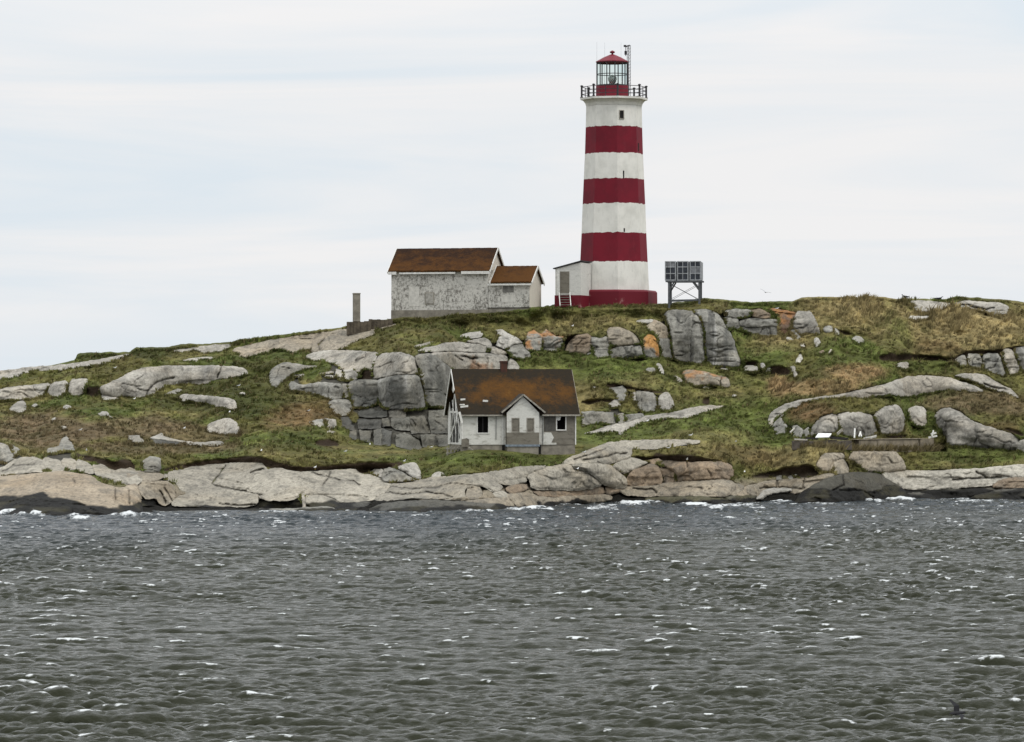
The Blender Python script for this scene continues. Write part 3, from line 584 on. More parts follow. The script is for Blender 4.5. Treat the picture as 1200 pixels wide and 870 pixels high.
# ---------------------------------------------------------------- what grows where
VEG = dict(green=(0.084,0.102,0.029), olive=(0.118,0.110,0.040), straw=(0.265,0.212,0.105), tan=(0.265,0.185,0.098), heath=(0.138,0.103,0.064), dk=(0.050,0.058,0.017), brown=(0.135,0.090,0.046), soil=(0.030,0.021,0.014))
PATCH = [(45,505,80,24,'heath',1),(150,500,70,16,'heath',.8),(230,507,70,14,'heath',.7),(200,525,120,8,'heath',.8),(20,545,60,14,'heath',.6),(250,470,70,22,'dk',.7),(300,452,60,40,'dk',.8),(345,492,45,16,'brown',.9),(380,480,40,14,'brown',.6),
 (350,520,50,12,'dk',.6),(390,538,90,10,'olive',.8),(560,538,150,9,'green',1),(590,550,150,10,'olive',.6),(880,495,84,32,'green',1),(740,415,150,34,'green',1),(770,500,100,20,'green',1),(1000,415,55,24,'green',1),(700,500,60,20,'green',.8),(1150,533,70,11,'green',1),
 (1120,383,100,34,'straw',1),(985,365,70,24,'straw',.75),(1040,360,60,16,'straw',.5),(1012,437,44,14,'tan',1.1),(912,393,44,18,'straw',.8),(912,452,16,14,'tan',1.1),(962,455,60,9,'tan',.9),(1130,474,80,16,'heath',.9),(1000,476,80,14,'olive',.9),
 (930,534,70,16,'straw',.55),(870,535,60,14,'brown',.5),(690,382,70,14,'straw',.45),(560,375,110,10,'olive',.8),(480,385,70,12,'dk',.5),(120,437,60,14,'olive',.7),(60,436,60,8,'olive',.7),(220,405,70,12,'dk',.6),(950,485,30,14,'brown',1),(800,440,80,30,'olive',.5),
 (830,515,60,12,'straw',.4),(1000,520,60,6,'heath',.7),(1170,505,30,10,'brown',.7),(680,470,25,20,'straw',.5),(1085,410,60,10,'brown',.6),(1055,400,20,30,'green',.6),(1075,430,70,8,'green',.7),(1085,378,12,14,'dk',1.2),(176,414,26,8,'dk',1),(115,419,30,4,'dk',1),(260,401,40,4,'dk',.8),(1120,372,80,18,'straw',.8),(1000,362,50,12,'straw',.6),(640,545,60,8,'green',.9),(720,510,50,16,'green',.9),(700,425,50,20,'green',.9),(640,395,50,8,'straw',.35)]
def veg_color(x, y, P, seed=0):
    n1 = fbm(P[:,0] / 6, P[:,1] / 9, P[:,2] / 3, 4, 31); n2 = fbm(P[:,0] / 1.7, P[:,1] / 3, P[:,2] / 1.1, 4, 47); n3 = fbm(P[:,0] / .5, P[:,1] / .9, P[:,2] / .4, 3, 53)
    c = np.array(VEG['olive'])[None, :] * np.ones((len(x), 1))
    g = sstep(-.2, .35, n1)[:, None]; c = c * (1 - g) + np.array(VEG['green']) * g
    s_ = sstep(.08, .5, fbm(P[:,0] / 4, P[:,1] / 6, P[:,2] / 2, 4, 77))[:, None] * .38; c = c * (1 - s_) + np.array(VEG['straw']) * s_
    for cx, cy, rx, ry, key, w in PATCH:
        r = np.hypot((x - cx) / rx, (y - cy) / ry) + .35 * n2 + .35 * n1
        k = (np.clip(w, 0, 1) * sstep(1.15, .55, r) * (.65 + .35 * np.clip(n3 + n2 + .5, 0, 1)))[:, None]
        c = c * (1 - k) + np.array(VEG[key]) * k
    c = c * np.exp(.60 * n2 + .60 * n3)[:, None]
    return c

# ---------------------------------------------------------------- the hill itself, one sheet from the sea bed over the crest and down behind
cx_ = np.concatenate([np.arange(-2600, PX0, 60.0), np.arange(PX0, -40, 4.0), np.arange(-40, 1240, 1.1), np.arange(1240, PX1, 4.0), np.arange(PX1, 3800, 60.0)])
NT_ = 270
tt = np.linspace(0, 1, NT_)
xx = np.clip(cx_, PX0, PX1)
ywx = np.interp(xx, gx, yw); ysx = np.interp(xx, gx, ys)
far = np.clip(np.maximum(PX0 - cx_, cx_ - PX1) / 900.0, 0, 1.2)      # the island falls away to both sides, well outside the picture
Xg = np.tile(cx_, (NT_, 1)); Yg = ywx[None, :] + 1.0 + (ysx - ywx - 1.0)[None, :] * tt[:, None]
Dg = Dat(np.clip(Xg, PX0, PX1), Yg) + Dat(np.clip(Xg, PX0, PX1), Yg, box_blur(np.maximum(.4 * ROCKM, CREV * 1.1), 1, 0))
Pw = world_pts(Xg, Yg, Dg)
Pw[..., 2] -= (far[None, :] ** 1.2) * 22 * tt[:, None] + far[None, :] * 4
crevg = Dat(np.clip(Xg, PX0, PX1), Yg, CREV)
rockg = Dat(np.clip(Xg, PX0, PX1), Yg, ROCKM.astype(float)); soilg = Dat(np.clip(Xg, PX0, PX1), Yg, SOIL)
q = Pw.reshape(-1, 3)
tus = (fbm(q[:,0] / 2.6, q[:,1] / 2.6, q[:,2] / 1.3, 3, 11) * .75 + fbm(q[:,0] / .7, q[:,1] / .9, q[:,2] / .45, 3, 12) * .34).reshape(Dg.shape)
amp = 1.35 * (1 - .85 * np.maximum(rockg, crevg)) * (1 - .5 * soilg) * sstep(0, .04, tt)[:, None] * np.where(np.abs(Yg - 527) < 8, .35, 1)
tus = tus + .32 * sstep(.25, .7, soilg) * -1
Pw[..., 1] -= tus * amp
Pw[..., 2] += .16 * tus * amp
# behind the crest, and under the water in front
back = [(2, .25, 0), (5, .35, 0), (10, .4, 0), (18, .2, 0), (30, -1.0, 0), (50, -5.5, 0), (75, -13, 0), (95, -19, 0), (120, -24, 0)]
rows = [np.stack([Pw[0, :, 0], Pw[0, :, 1] - 14, np.full(len(cx_), -4.0)], -1), np.stack([Pw[0, :, 0], Pw[0, :, 1] - 3, np.minimum(Pw[0, :, 2] - .6, -.7)], -1)] + list(Pw)
for dd, dz_, _ in back:
    r_ = Pw[-1].copy(); r_[:, 0] *= (r_[:, 1] + dd) / r_[:, 1]; r_[:, 1] += dd; r_[:, 2] += dz_ * (1 if dz_ > 0 else 1.0)
    rows.append(r_)
T = np.stack(rows)
nr, nc = T.shape[:2]
xi = np.concatenate([Xg[:1], Xg[:1], Xg] + [Xg[-1:]] * len(back)); yi = np.concatenate([Yg[:1], Yg[:1], Yg] + [Yg[-1:]] * len(back))
tf = T.reshape(-1, 3)
vc = veg_color(xi.ravel(), yi.ravel(), tf)
so = np.concatenate([soilg[:1], soilg[:1], soilg] + [soilg[-1:] * 0] * len(back)).ravel()[:, None]
vc = vc * .8 * (1 - so) + np.array(VEG['soil']) * so
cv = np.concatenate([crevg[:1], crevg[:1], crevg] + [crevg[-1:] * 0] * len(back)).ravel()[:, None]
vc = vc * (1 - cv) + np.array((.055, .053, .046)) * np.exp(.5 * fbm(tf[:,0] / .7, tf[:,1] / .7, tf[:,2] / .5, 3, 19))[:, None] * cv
# bare ground next to the water is stone, dark where the tide reaches
lowz = sstep(2.6, 1.2, tf[:, 2] + .5 * fbm(tf[:,0] / 3, tf[:,1] / 3, tf[:,2], 3, 5))[:, None]
stone = np.array((.20, .175, .14)) * np.exp(.4 * fbm(tf[:,0], tf[:,1], tf[:,2] * 2, 4, 9))[:, None]
stone = np.where((tf[:, 2] < .8)[:, None], np.array((.0095, .009, .0075)), stone)
vc = vc * (1 - lowz) + stone * lowz
idx = np.arange(nr * nc).reshape(nr, nc)
quads = np.stack([idx[:-1, :-1], idx[:-1, 1:], idx[1:, 1:], idx[1:, :-1]], -1).reshape(-1, 4)
tm = NT('turf')
a_ = tm.attr('col').outputs['Color']
n_ = tm.noise(9.0, 5, .65)
turf = tm.set(tm.mix(1.0, a_, tm.mix(tm.ramp(n_, .3, .7), (.55,.55,.5), (1.45,1.4,1.3)), 'MULTIPLY'), .95, .1)
tm.bump(tm.noise(5.0, 5, .7), .6, .12)
hill = mesh_np('hill', tf, quads, turf, vc)
tag(hill, 'rocky green island hillside rising out of the sea', 'hillside', kind='structure')

# ---------------------------------------------------------------- the rocks
rm = NT('granite')
a_ = rm.attr('col').outputs['Color']
n_ = rm.noise(3.2, 6, .7); n2_ = rm.noise(16.0, 4, .7)
c_ = rm.mix(1.0, a_, rm.mix(rm.ramp(n_, .3, .72), (.72,.72,.72), (1.25,1.25,1.24)), 'MULTIPLY')
c_ = rm.mix(1.0, c_, rm.mix(rm.ramp(n2_, .35, .65), (.80,.80,.80), (1.2,1.2,1.2)), 'MULTIPLY')
wet_ = rm.attr('wet').outputs['Fac']
granite = rm.set(c_, rm.ramp(wet_, 0, 1, .9, .68), .22)
rm.link(rm.ramp(wet_, 0, 1, .22, .09), rm.b.inputs['Specular IOR Level'])
rm.bump(rm.noise(3.0, 8, .76), .85, .14)

EDGE = []
def build_block(bl, seed):
    k, P = bl['k'], bl['P']
    x0, y0 = P.min(0) - 2.5; x1, y1 = P.max(0) + 2.5
    size = max(x1 - x0, y1 - y0)
    st = 1.0 if size > 24 else (.75 if size > 12 else .5)
    X, Y = np.meshgrid(np.arange(x0, x1 + st, st), np.arange(y0, y1 + st, st))
    wob = .7 if size > 12 else .35
    wx = vnoise(X / 7, Y / 7, seed * 1.7, 3) * wob + vnoise(X / 2.5, Y / 2.5, seed * .7, 8) * wob * .5
    wy = vnoise(X / 7, Y / 7, seed * 2.3 + 9, 4) * wob + vnoise(X / 2.5, Y / 2.5, seed * .9, 18) * wob * .5
    sd = poly_sdf(P, X + wx, Y + wy) - k.get('grow', .3)
    g_y, g_x = np.gradient(sd, st)
    ins = sd < 0
    cell = ins[:-1, :-1] | ins[1:, :-1] | ins[:-1, 1:] | ins[1:, 1:]
    if not cell.any(): return None
    used = np.zeros(sd.shape, bool)
    for di in (0, 1):
        for dj in (0, 1): used[di:di + cell.shape[0], dj:dj + cell.shape[1]] |= cell
    out = used & ~ins
    gn = np.hypot(g_x, g_y) + 1e-6
    mv = np.minimum(sd, 1.6 * st)
    X = np.where(out, X - mv * g_x / gn, X); Y = np.where(out, Y - mv * g_y / gn, Y)
    sd = np.where(out, 0.0, sd)
    dep = -sd
    dm = dep[used].max()
    w = min(k['w'], .95 * dm + .3)
    kd = bl['kind']
    fl = 0.0
    if kd in ('cliff', 'block', 'tier', 'shore'):          # weathered round along the top edge, broken sharp below and at the sides
        topness = sstep(.1, -.75, g_y / gn)
        w = w * (.55 + .95 * topness)
    prof = np.sqrt(np.clip(1 - (1 - np.clip(dep / w, 0, 1)) ** (3 if kd in ('block', 'tier') else 2), 0, 1))
    if kd in ('cliff', 'block', 'shore'): prof = np.maximum(prof, (.6 if kd == 'shore' else .5) * (1 - topness))
    Db = Dat(X, Y)
    base = world_pts(X, Y, Db)
    nz1 = fbm(base[...,0] / 2.4, base[...,1] / 2.4, base[...,2] / 1.5, 4, 21) * .42 + fbm(base[...,0] / .6, base[...,1] / .8, base[...,2] / .4, 3, 22) * .10
    # gentle bedding: shelves running across the face
    bed = fbm(base[...,0] / 9, base[...,1] / 5, base[...,2] / .55, 3, 23 + seed % 5) * .22
    sc = min(1.0, dm / 6.0)
    # joints and bedding cracks in the stone
    r1 = np.abs(fbm(base[...,0] / 7 + seed, base[...,1] / 6, base[...,2] / 1.3 + .25 * base[...,0] / 7, 3, 25)); r2 = np.abs(.03 * (kd == 'shore') + fbm(base[...,0] / 2.6 - seed, base[...,1] / 6, base[...,2] / 2.8, 3, 26))
    rid = np.maximum(sstep(.05, .0, r1), .8 * sstep(.04, .0, r2)) * min(1, dm / 9.0) * (.55 if kd == 'shore' else 1)
    ridge = .28 * rid + .16 * sstep(-.02, .03, fbm(base[...,0] / 7 + seed, base[...,1] / 6, base[...,2] / 1.3 + .25 * base[...,0] / 7, 3, 25))
    dd = Db + .04 - k['prot'] * prof * (.55 + .45 * sc) - k.get('fwd', 0) * prof - (nz1 + bed - ridge) * prof * sc * (1.35 if bl['kind'] == 'shore' else 1)
    # flat broken faces: the front of the block is the envelope of a few planes
    if kd in ('cliff', 'block', 'tier') or k.get('brow'):
        g_ = np.random.default_rng(seed)
        um = (X - (x0 + x1) / 2) * .075; vm = ((y0 + y1) / 2 - Y) * .075; hw_, hh_ = (x1 - x0) * .0375, (y1 - y0) * .0375
        pl = [np.zeros(sd.shape), .75 * (vm - hh_ * .55), k.get('brow', .3) * (-vm - hh_ * .05)]
        for q_ in range(4 if kd != 'shore' else 0):
            a_ = g_.uniform(0, 2 * np.pi); dirn = um / max(hw_, .2) * math.cos(a_) + vm / max(hh_, .2) * math.sin(a_)
            pl.append(g_.uniform(.35, .9) * min(hw_, hh_, 1.5) * (dirn - g_.uniform(.2, .65)))
        dd = dd + np.clip(np.max(pl, 0), 0, 1.6)
    crack = np.zeros(sd.shape)
    for cr in k.get('cracks', []):
        dl = line_dist(cr, X + wx * 1.4, Y + wy * 1.4)
        crack = np.maximum(crack, np.exp(-(dl / .75) ** 2)); dd = dd + .5 * np.exp(-(dl / .8) ** 2) + .18 * np.exp(-(dl / 2.2) ** 2)
    V = world_pts(X, Y, dd)
    if kd != 'shore' and kd != 'tier':
        foot = used & (g_y / gn > -.1) & (dep < 1.3) & (dep > -.1) & (rng.uniform(0, 1, sd.shape) < (.55 if kd != 'slab' else .35) * st * st)
        foot &= Dat(X, Y + 2.5, ROCKM.astype(float)) < .5
        if foot.any(): EDGE.append(np.concatenate([np.stack([X[foot], Y[foot]], -1), V[foot] + np.array([0, -.12, -.10])], -1))
    # (stone colour)
    # stone colour: granite tone, runs of dark lichen, orange lichen, tide mark, painted shade at the foot
    p = V
    c = np.array(bl['tone'])[None, None, :] * np.exp(.34 * fbm(p[...,0] / 3, p[...,1] / 4, p[...,2] / 1.6, 4, 61) + .16 * fbm(p[...,0] / .5, p[...,1] / .6, p[...,2] / .35, 3, 62) + .09 * math.sin(seed * 12.9))[..., None]
    wm = sstep(-.1, .5, fbm(p[...,0] / 5 + seed, p[...,1] / 5, p[...,2] / 2, 3, 63))[..., None]
    c = c * (1 - wm * .35) + c * np.array((1.12, 1.0, .84)) * wm * .35
    bl_ = sstep(.08, .42, fbm(p[...,0] / 1.1, p[...,1] / 1.6, p[...,2] / .7, 4, 70 + seed % 7)) * (.42 if kd != 'small' else .2)
    c = c * (1 - bl_[..., None]) + np.array((.105, .10, .085)) * bl_[..., None]
    sp_ = sstep(.2, .5, fbm(p[...,0] / .22, p[...,1] / .3, p[...,2] / .2, 3, 71)) * .35
    c = c * (1 - sp_[..., None])
    if k.get('streak'):
        s_ = sstep(.02, .5, fbm(p[...,0] / .62, p[...,1] / 9, p[...,2] / 4.5, 4, 64 + seed)) * k['streak'] * .75
        c = c * (1 - np.clip(s_, 0, .8)[..., None]) + np.array((.085, .083, .075)) * np.clip(s_, 0, .8)[..., None]
        s_ = sstep(.25, .6, fbm(p[...,0] / .5 + 40, p[...,1] / 9, p[...,2] / 5, 3, 74 + seed)) * k['streak'] * .35
        s2 = sstep(.05, .5, fbm(p[...,0] / 1.7, p[...,1] / 9, p[...,2] / 5, 3, 84 + seed)) * k['streak'] * .55
        c = c * (1 - np.clip(s2, 0, .8)[..., None]) + np.array((.07, .07, .062)) * np.clip(s2, 0, .8)[..., None]
        c = c * (1 - np.clip(s_, 0, .6)[..., None]) + np.array((.42, .41, .38)) * np.clip(s_, 0, .6)[..., None]
    if k.get('stain'):  # darker towards the foot: weathering and shade both painted into the colour
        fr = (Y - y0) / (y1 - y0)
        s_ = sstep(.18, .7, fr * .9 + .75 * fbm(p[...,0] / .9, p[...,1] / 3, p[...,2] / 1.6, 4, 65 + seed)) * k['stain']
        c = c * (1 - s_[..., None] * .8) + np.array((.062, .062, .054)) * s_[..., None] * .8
    if k.get('orange'):
        fr = (Y - y0) / (y1 - y0)
        s_ = sstep(.0, .45, (.75 * min(k['orange'], 1.3) - fr) * .9 + .8 * fbm(p[...,0] / .8, p[...,1] / .8, p[...,2] / .9, 4, 66 + seed) - .1) * min(1, k['orange'])
        oc = np.array((.42, .20, .045)) if k['orange'] > 1.4 else np.array((.36, .165, .05))
        c = c * (1 - s_[..., None] * .85) + oc * s_[..., None] * .85
    if k.get('rust'):
        s_ = sstep(.25, .6, fbm(p[...,0] / .9, p[...,1] / 2, p[...,2] / 1.2, 4, 88)) * k['rust']
        c = c * (1 - s_[..., None]) + np.array((.22, .11, .05)) * s_[..., None]
    c = c * (1 - .65 * crack[..., None]) * (1 - .35 * rid[..., None])
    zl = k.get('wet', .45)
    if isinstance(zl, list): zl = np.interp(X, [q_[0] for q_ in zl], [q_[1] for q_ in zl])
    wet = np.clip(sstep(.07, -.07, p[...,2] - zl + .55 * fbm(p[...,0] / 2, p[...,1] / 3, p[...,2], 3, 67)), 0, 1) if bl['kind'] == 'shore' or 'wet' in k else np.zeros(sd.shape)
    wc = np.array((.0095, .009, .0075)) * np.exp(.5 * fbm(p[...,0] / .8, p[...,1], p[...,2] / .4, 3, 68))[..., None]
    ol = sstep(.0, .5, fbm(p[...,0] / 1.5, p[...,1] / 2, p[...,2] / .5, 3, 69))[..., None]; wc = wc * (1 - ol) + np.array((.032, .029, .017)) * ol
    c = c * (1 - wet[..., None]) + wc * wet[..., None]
    ids = np.full(sd.shape, -1); n = used.sum(); ids[used] = np.arange(n)
    a, b_, c3, d4 = ids[:-1, :-1], ids[:-1, 1:], ids[1:, 1:], ids[1:, :-1]
    q_ = np.stack([d4, c3, b_, a], -1)[cell]
    Bk = world_pts(X, Y, np.maximum(Db, dd) + 1.3)
    Vall = np.concatenate([V[used], Bk[used]])
    qb = q_[:, ::-1] + n
    # stitch the rim
    e = np.concatenate([q_[:, [0, 1]], q_[:, [1, 2]], q_[:, [2, 3]], q_[:, [3, 0]]])
    key = e.min(1).astype(np.int64) * (n + 1) + e.max(1)
    u, inv, cnt = np.unique(key, return_inverse=True, return_counts=True)
    eb = e[cnt[inv] == 1]
    qs = np.stack([eb[:, 1], eb[:, 0], eb[:, 0] + n, eb[:, 1] + n], -1)
    cc = np.concatenate([c[used], c[used] * .9]); wt = np.concatenate([wet[used], wet[used]])
    return Vall, np.concatenate([q_, qb, qs]), cc, wt

sd_ = 0
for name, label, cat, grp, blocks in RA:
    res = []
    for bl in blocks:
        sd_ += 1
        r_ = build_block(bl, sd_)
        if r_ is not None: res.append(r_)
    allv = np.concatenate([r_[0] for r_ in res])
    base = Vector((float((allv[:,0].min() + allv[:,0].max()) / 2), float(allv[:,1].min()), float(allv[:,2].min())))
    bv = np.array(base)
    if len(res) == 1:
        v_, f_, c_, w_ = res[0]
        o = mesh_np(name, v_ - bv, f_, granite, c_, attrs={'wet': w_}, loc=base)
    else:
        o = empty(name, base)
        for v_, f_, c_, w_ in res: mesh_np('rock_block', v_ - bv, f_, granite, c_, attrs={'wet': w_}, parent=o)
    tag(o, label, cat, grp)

# ---------------------------------------------------------------- grass: loose blades over all the turf, one countless mass
def grass():
    NTF = 34000
    tx = rng.uniform(-130, 1330, NTF); u = rng.uniform(0, 1, NTF)
    w_, s_ = np.interp(tx, gx, yw), np.interp(tx, gx, ys)
    ty = w_ + (s_ - w_ - .4) * u
    crest = rng.uniform(0, 1, NTF) < .06
    ty = np.where(crest, s_ + rng.uniform(-.3, 2.0, NTF), ty)
    rk = np.maximum(Dat(tx, ty, ROCKM.astype(float)), Dat(tx, ty, CREV)); so = Dat(tx, ty, SOIL)
    tp = world_pts(tx, ty, Dat(tx, ty))
    cot = (tx > 520) & (tx < 690) & (ty < 531) & (ty > 430)
    keep = (rk < .35) & (so < .4) & (tp[:, 2] > 2.0) & ~cot
    tx, ty, tp = tx[keep], ty[keep], tp[keep]
    th = rng.uniform(.10, .30, len(tx)) * (1 + .7 * vnoise(tp[:,0] / 1.5, tp[:,1] / 2, tp[:,2], 44))
    for cx, cy, rx, ry, key, w in PATCH:
        if key in ('straw', 'tan'): th = th * (1 + .55 * w * sstep(1.1, .6, np.hypot((tx - cx) / rx, (ty - cy) / ry)))
    th = np.where((np.abs(ty - 530) < 9) & (tx > 400) & (tx < 720), th * .5, th)
    tcol = veg_color(tx, ty, tp) * np.exp(rng.normal(0, .28, len(tx)))[:, None] * 1.1
    ed = np.concatenate(EDGE)
    tx, ty, tp = np.concatenate([tx, ed[:, 0]]), np.concatenate([ty, ed[:, 1]]), np.concatenate([tp, ed[:, 2:]])
    th = np.concatenate([th, rng.uniform(.10, .30, len(ed))])
    tcol = np.concatenate([tcol, veg_color(ed[:, 0], ed[:, 1], ed[:, 2:]) * np.exp(rng.normal(0, .25, len(ed)))[:, None]])
    # weeds along the foot of the old wall and its footing
    wq = rng.uniform(928, 1104, 170); wyy = rng.uniform(526.5, 529.5, 170) - np.clip((1000 - wq) / 70, 0, 1) * 6
    wd_ = np.where(wq > 997, np.polyval(WK, wq) - .45, np.minimum(Dat(wq, np.full(170, 521.0)), Dat(wq, wyy)) - .5)
    wp = world_pts(wq, wyy, wd_)
    tx, ty, tp = np.concatenate([tx, wq]), np.concatenate([ty, wyy]), np.concatenate([tp, wp]); th = np.concatenate([th, rng.uniform(.25, .7, 170)])
    tcol = np.concatenate([tcol, np.array((.20, .165, .085)) * rng.uniform(.5, 1.2, (170, 1))]); ed = np.concatenate([ed, np.zeros((170, 5))])
    free = np.concatenate([np.ones(len(tx) - len(ed)), np.zeros(len(ed))])
    BL = 9
    n = len(tx) * BL
    rep = lambda a: np.repeat(a, BL, 0)
    p = rep(tp).copy(); x, y = rep(tx), rep(ty)
    t_ = fbm(p[:,0] / 2.6, p[:,1] / 2.6, p[:,2] / 1.3, 3, 11) * .75 + fbm(p[:,0] / .7, p[:,1] / .9, p[:,2] / .45, 3, 12) * .34
    k_ = 1.35 * np.where(np.abs(y - 527) < 8, .35, 1) * rep(free)
    p[:, 1] -= t_ * k_ + .03; p[:, 2] += .16 * t_ * k_ - .05 * rep(free)
    rad, ph = rng.uniform(.0, .17, n), rng.uniform(0, 2 * np.pi, n)
    p[:, 0] += rad * np.cos(ph); p[:, 1] += rad * np.sin(ph)
    hgt = rep(th) * rng.uniform(.6, 1.25, n)
    ang = rng.uniform(-.7, .7, n)
    dirx, diry = np.cos(ang), np.sin(ang)
    wid = rng.uniform(.022, .055, n)
    lx = (np.cos(ph) * rad * 4 + rng.normal(.22, .25, n)) * hgt; ly = (np.sin(ph) * rad * 4 + rng.normal(-.05, .2, n)) * hgt
    A = p + np.stack([-dirx * wid, -diry * wid, 0 * wid], -1); B = p + np.stack([dirx * wid, diry * wid, 0 * wid], -1)
    M1 = p + np.stack([lx * .4 - dirx * wid * .7, ly * .4 - diry * wid * .7, hgt * .6], -1); M2 = p + np.stack([lx * .4 + dirx * wid * .7, ly * .4 + diry * wid * .7, hgt * .6], -1)
    Tt = p + np.stack([lx, ly, hgt], -1)
    V = np.stack([A, B, M2, M1, Tt], 1).reshape(-1, 3)
    i0 = np.arange(n) * 5
    qd = np.stack([i0, i0 + 1, i0 + 2, i0 + 3], -1); tr = np.stack([i0 + 3, i0 + 2, i0 + 4], -1)
    c = rep(tcol) * np.exp(rng.normal(0, .16, n))[:, None]
    dead = (rng.uniform(0, 1, n) < .10)[:, None]
    c = np.where(dead, np.array((.22, .17, .09)) * rng.uniform(.6, 1.2, n)[:, None], c)
    cols = np.repeat(c, 5, 0)
    g = NT('grass_blades')
    col = g.attr('col').outputs['Color']
    g.set(col, .8, .15)
    tr_ = g.node('ShaderNodeBsdfTranslucent'); g.link(col, tr_.inputs['Color'])
    ms = g.node('ShaderNodeMixShader'); ms.inputs[0].default_value = .35
    g.link(g.b.outputs[0], ms.inputs[1]); g.link(tr_.outputs[0], ms.inputs[2]); g.link(ms.outputs[0], g.out.inputs['Surface'])
    o = mesh_np('grass', V, [qd, tr], g.m, cols, smooth=False)
    tag(o, 'short windswept grass and heath covering the island between the rocks', 'grass', kind='stuff')
grass()
# ---------------------------------------------------------------- the sea: wind waves from a directional spectrum, real displaced water
def ocean_tile(N, Lm, seed, V, wind, amp, lmin, chop, spread=4):
    g = np.random.default_rng(seed)
    k1 = np.fft.fftfreq(N, Lm / N) * 2 * np.pi
    KX, KY = np.meshgrid(k1, k1); K = np.hypot(KX, KY); K[0, 0] = 1e-6
    Lp = V * V / 9.81
    cosw = (KX * math.cos(wind) + KY * math.sin(wind)) / K
    Ph = np.exp(-1 / (K * Lp) ** 2) / K ** 3.6 * (np.abs(cosw) ** spread + .04) * np.exp(-(K * lmin) ** 2) * np.where(cosw < 0, .25, 1)
    Ph[0, 0] = 0
    h0 = (g.normal(size=(N, N)) + 1j * g.normal(size=(N, N))) * np.sqrt(Ph / 2)
    h = np.fft.ifft2(h0).real
    s = amp / h.std()
    H = h0 * s
    h = np.fft.ifft2(H).real
    dx = -np.fft.ifft2(1j * KX / K * H).real * chop; dy = -np.fft.ifft2(1j * KY / K * H).real * chop
    dxx = np.fft.ifft2(KX * KX / K * H).real * chop; dyy = np.fft.ifft2(KY * KY / K * H).real * chop; dxy = np.fft.ifft2(KX * KY / K * H).real * chop
    J = (1 - dxx) * (1 - dyy) - dxy ** 2
    return h.astype(np.float32), dx.astype(np.float32), dy.astype(np.float32), J.astype(np.float32)

def tile_sample(A, Lm, x, y):
    N = A.shape[0]; u = (x / Lm * N) % N; v = (y / Lm * N) % N
    j = u.astype(int); i = v.astype(int); fx = u - j; fy = v - i; j1 = (j + 1) % N; i1 = (i + 1) % N
    return (A[i, j] * (1 - fx) + A[i, j1] * fx) * (1 - fy) + (A[i1, j] * (1 - fx) + A[i1, j1] * fx) * fy

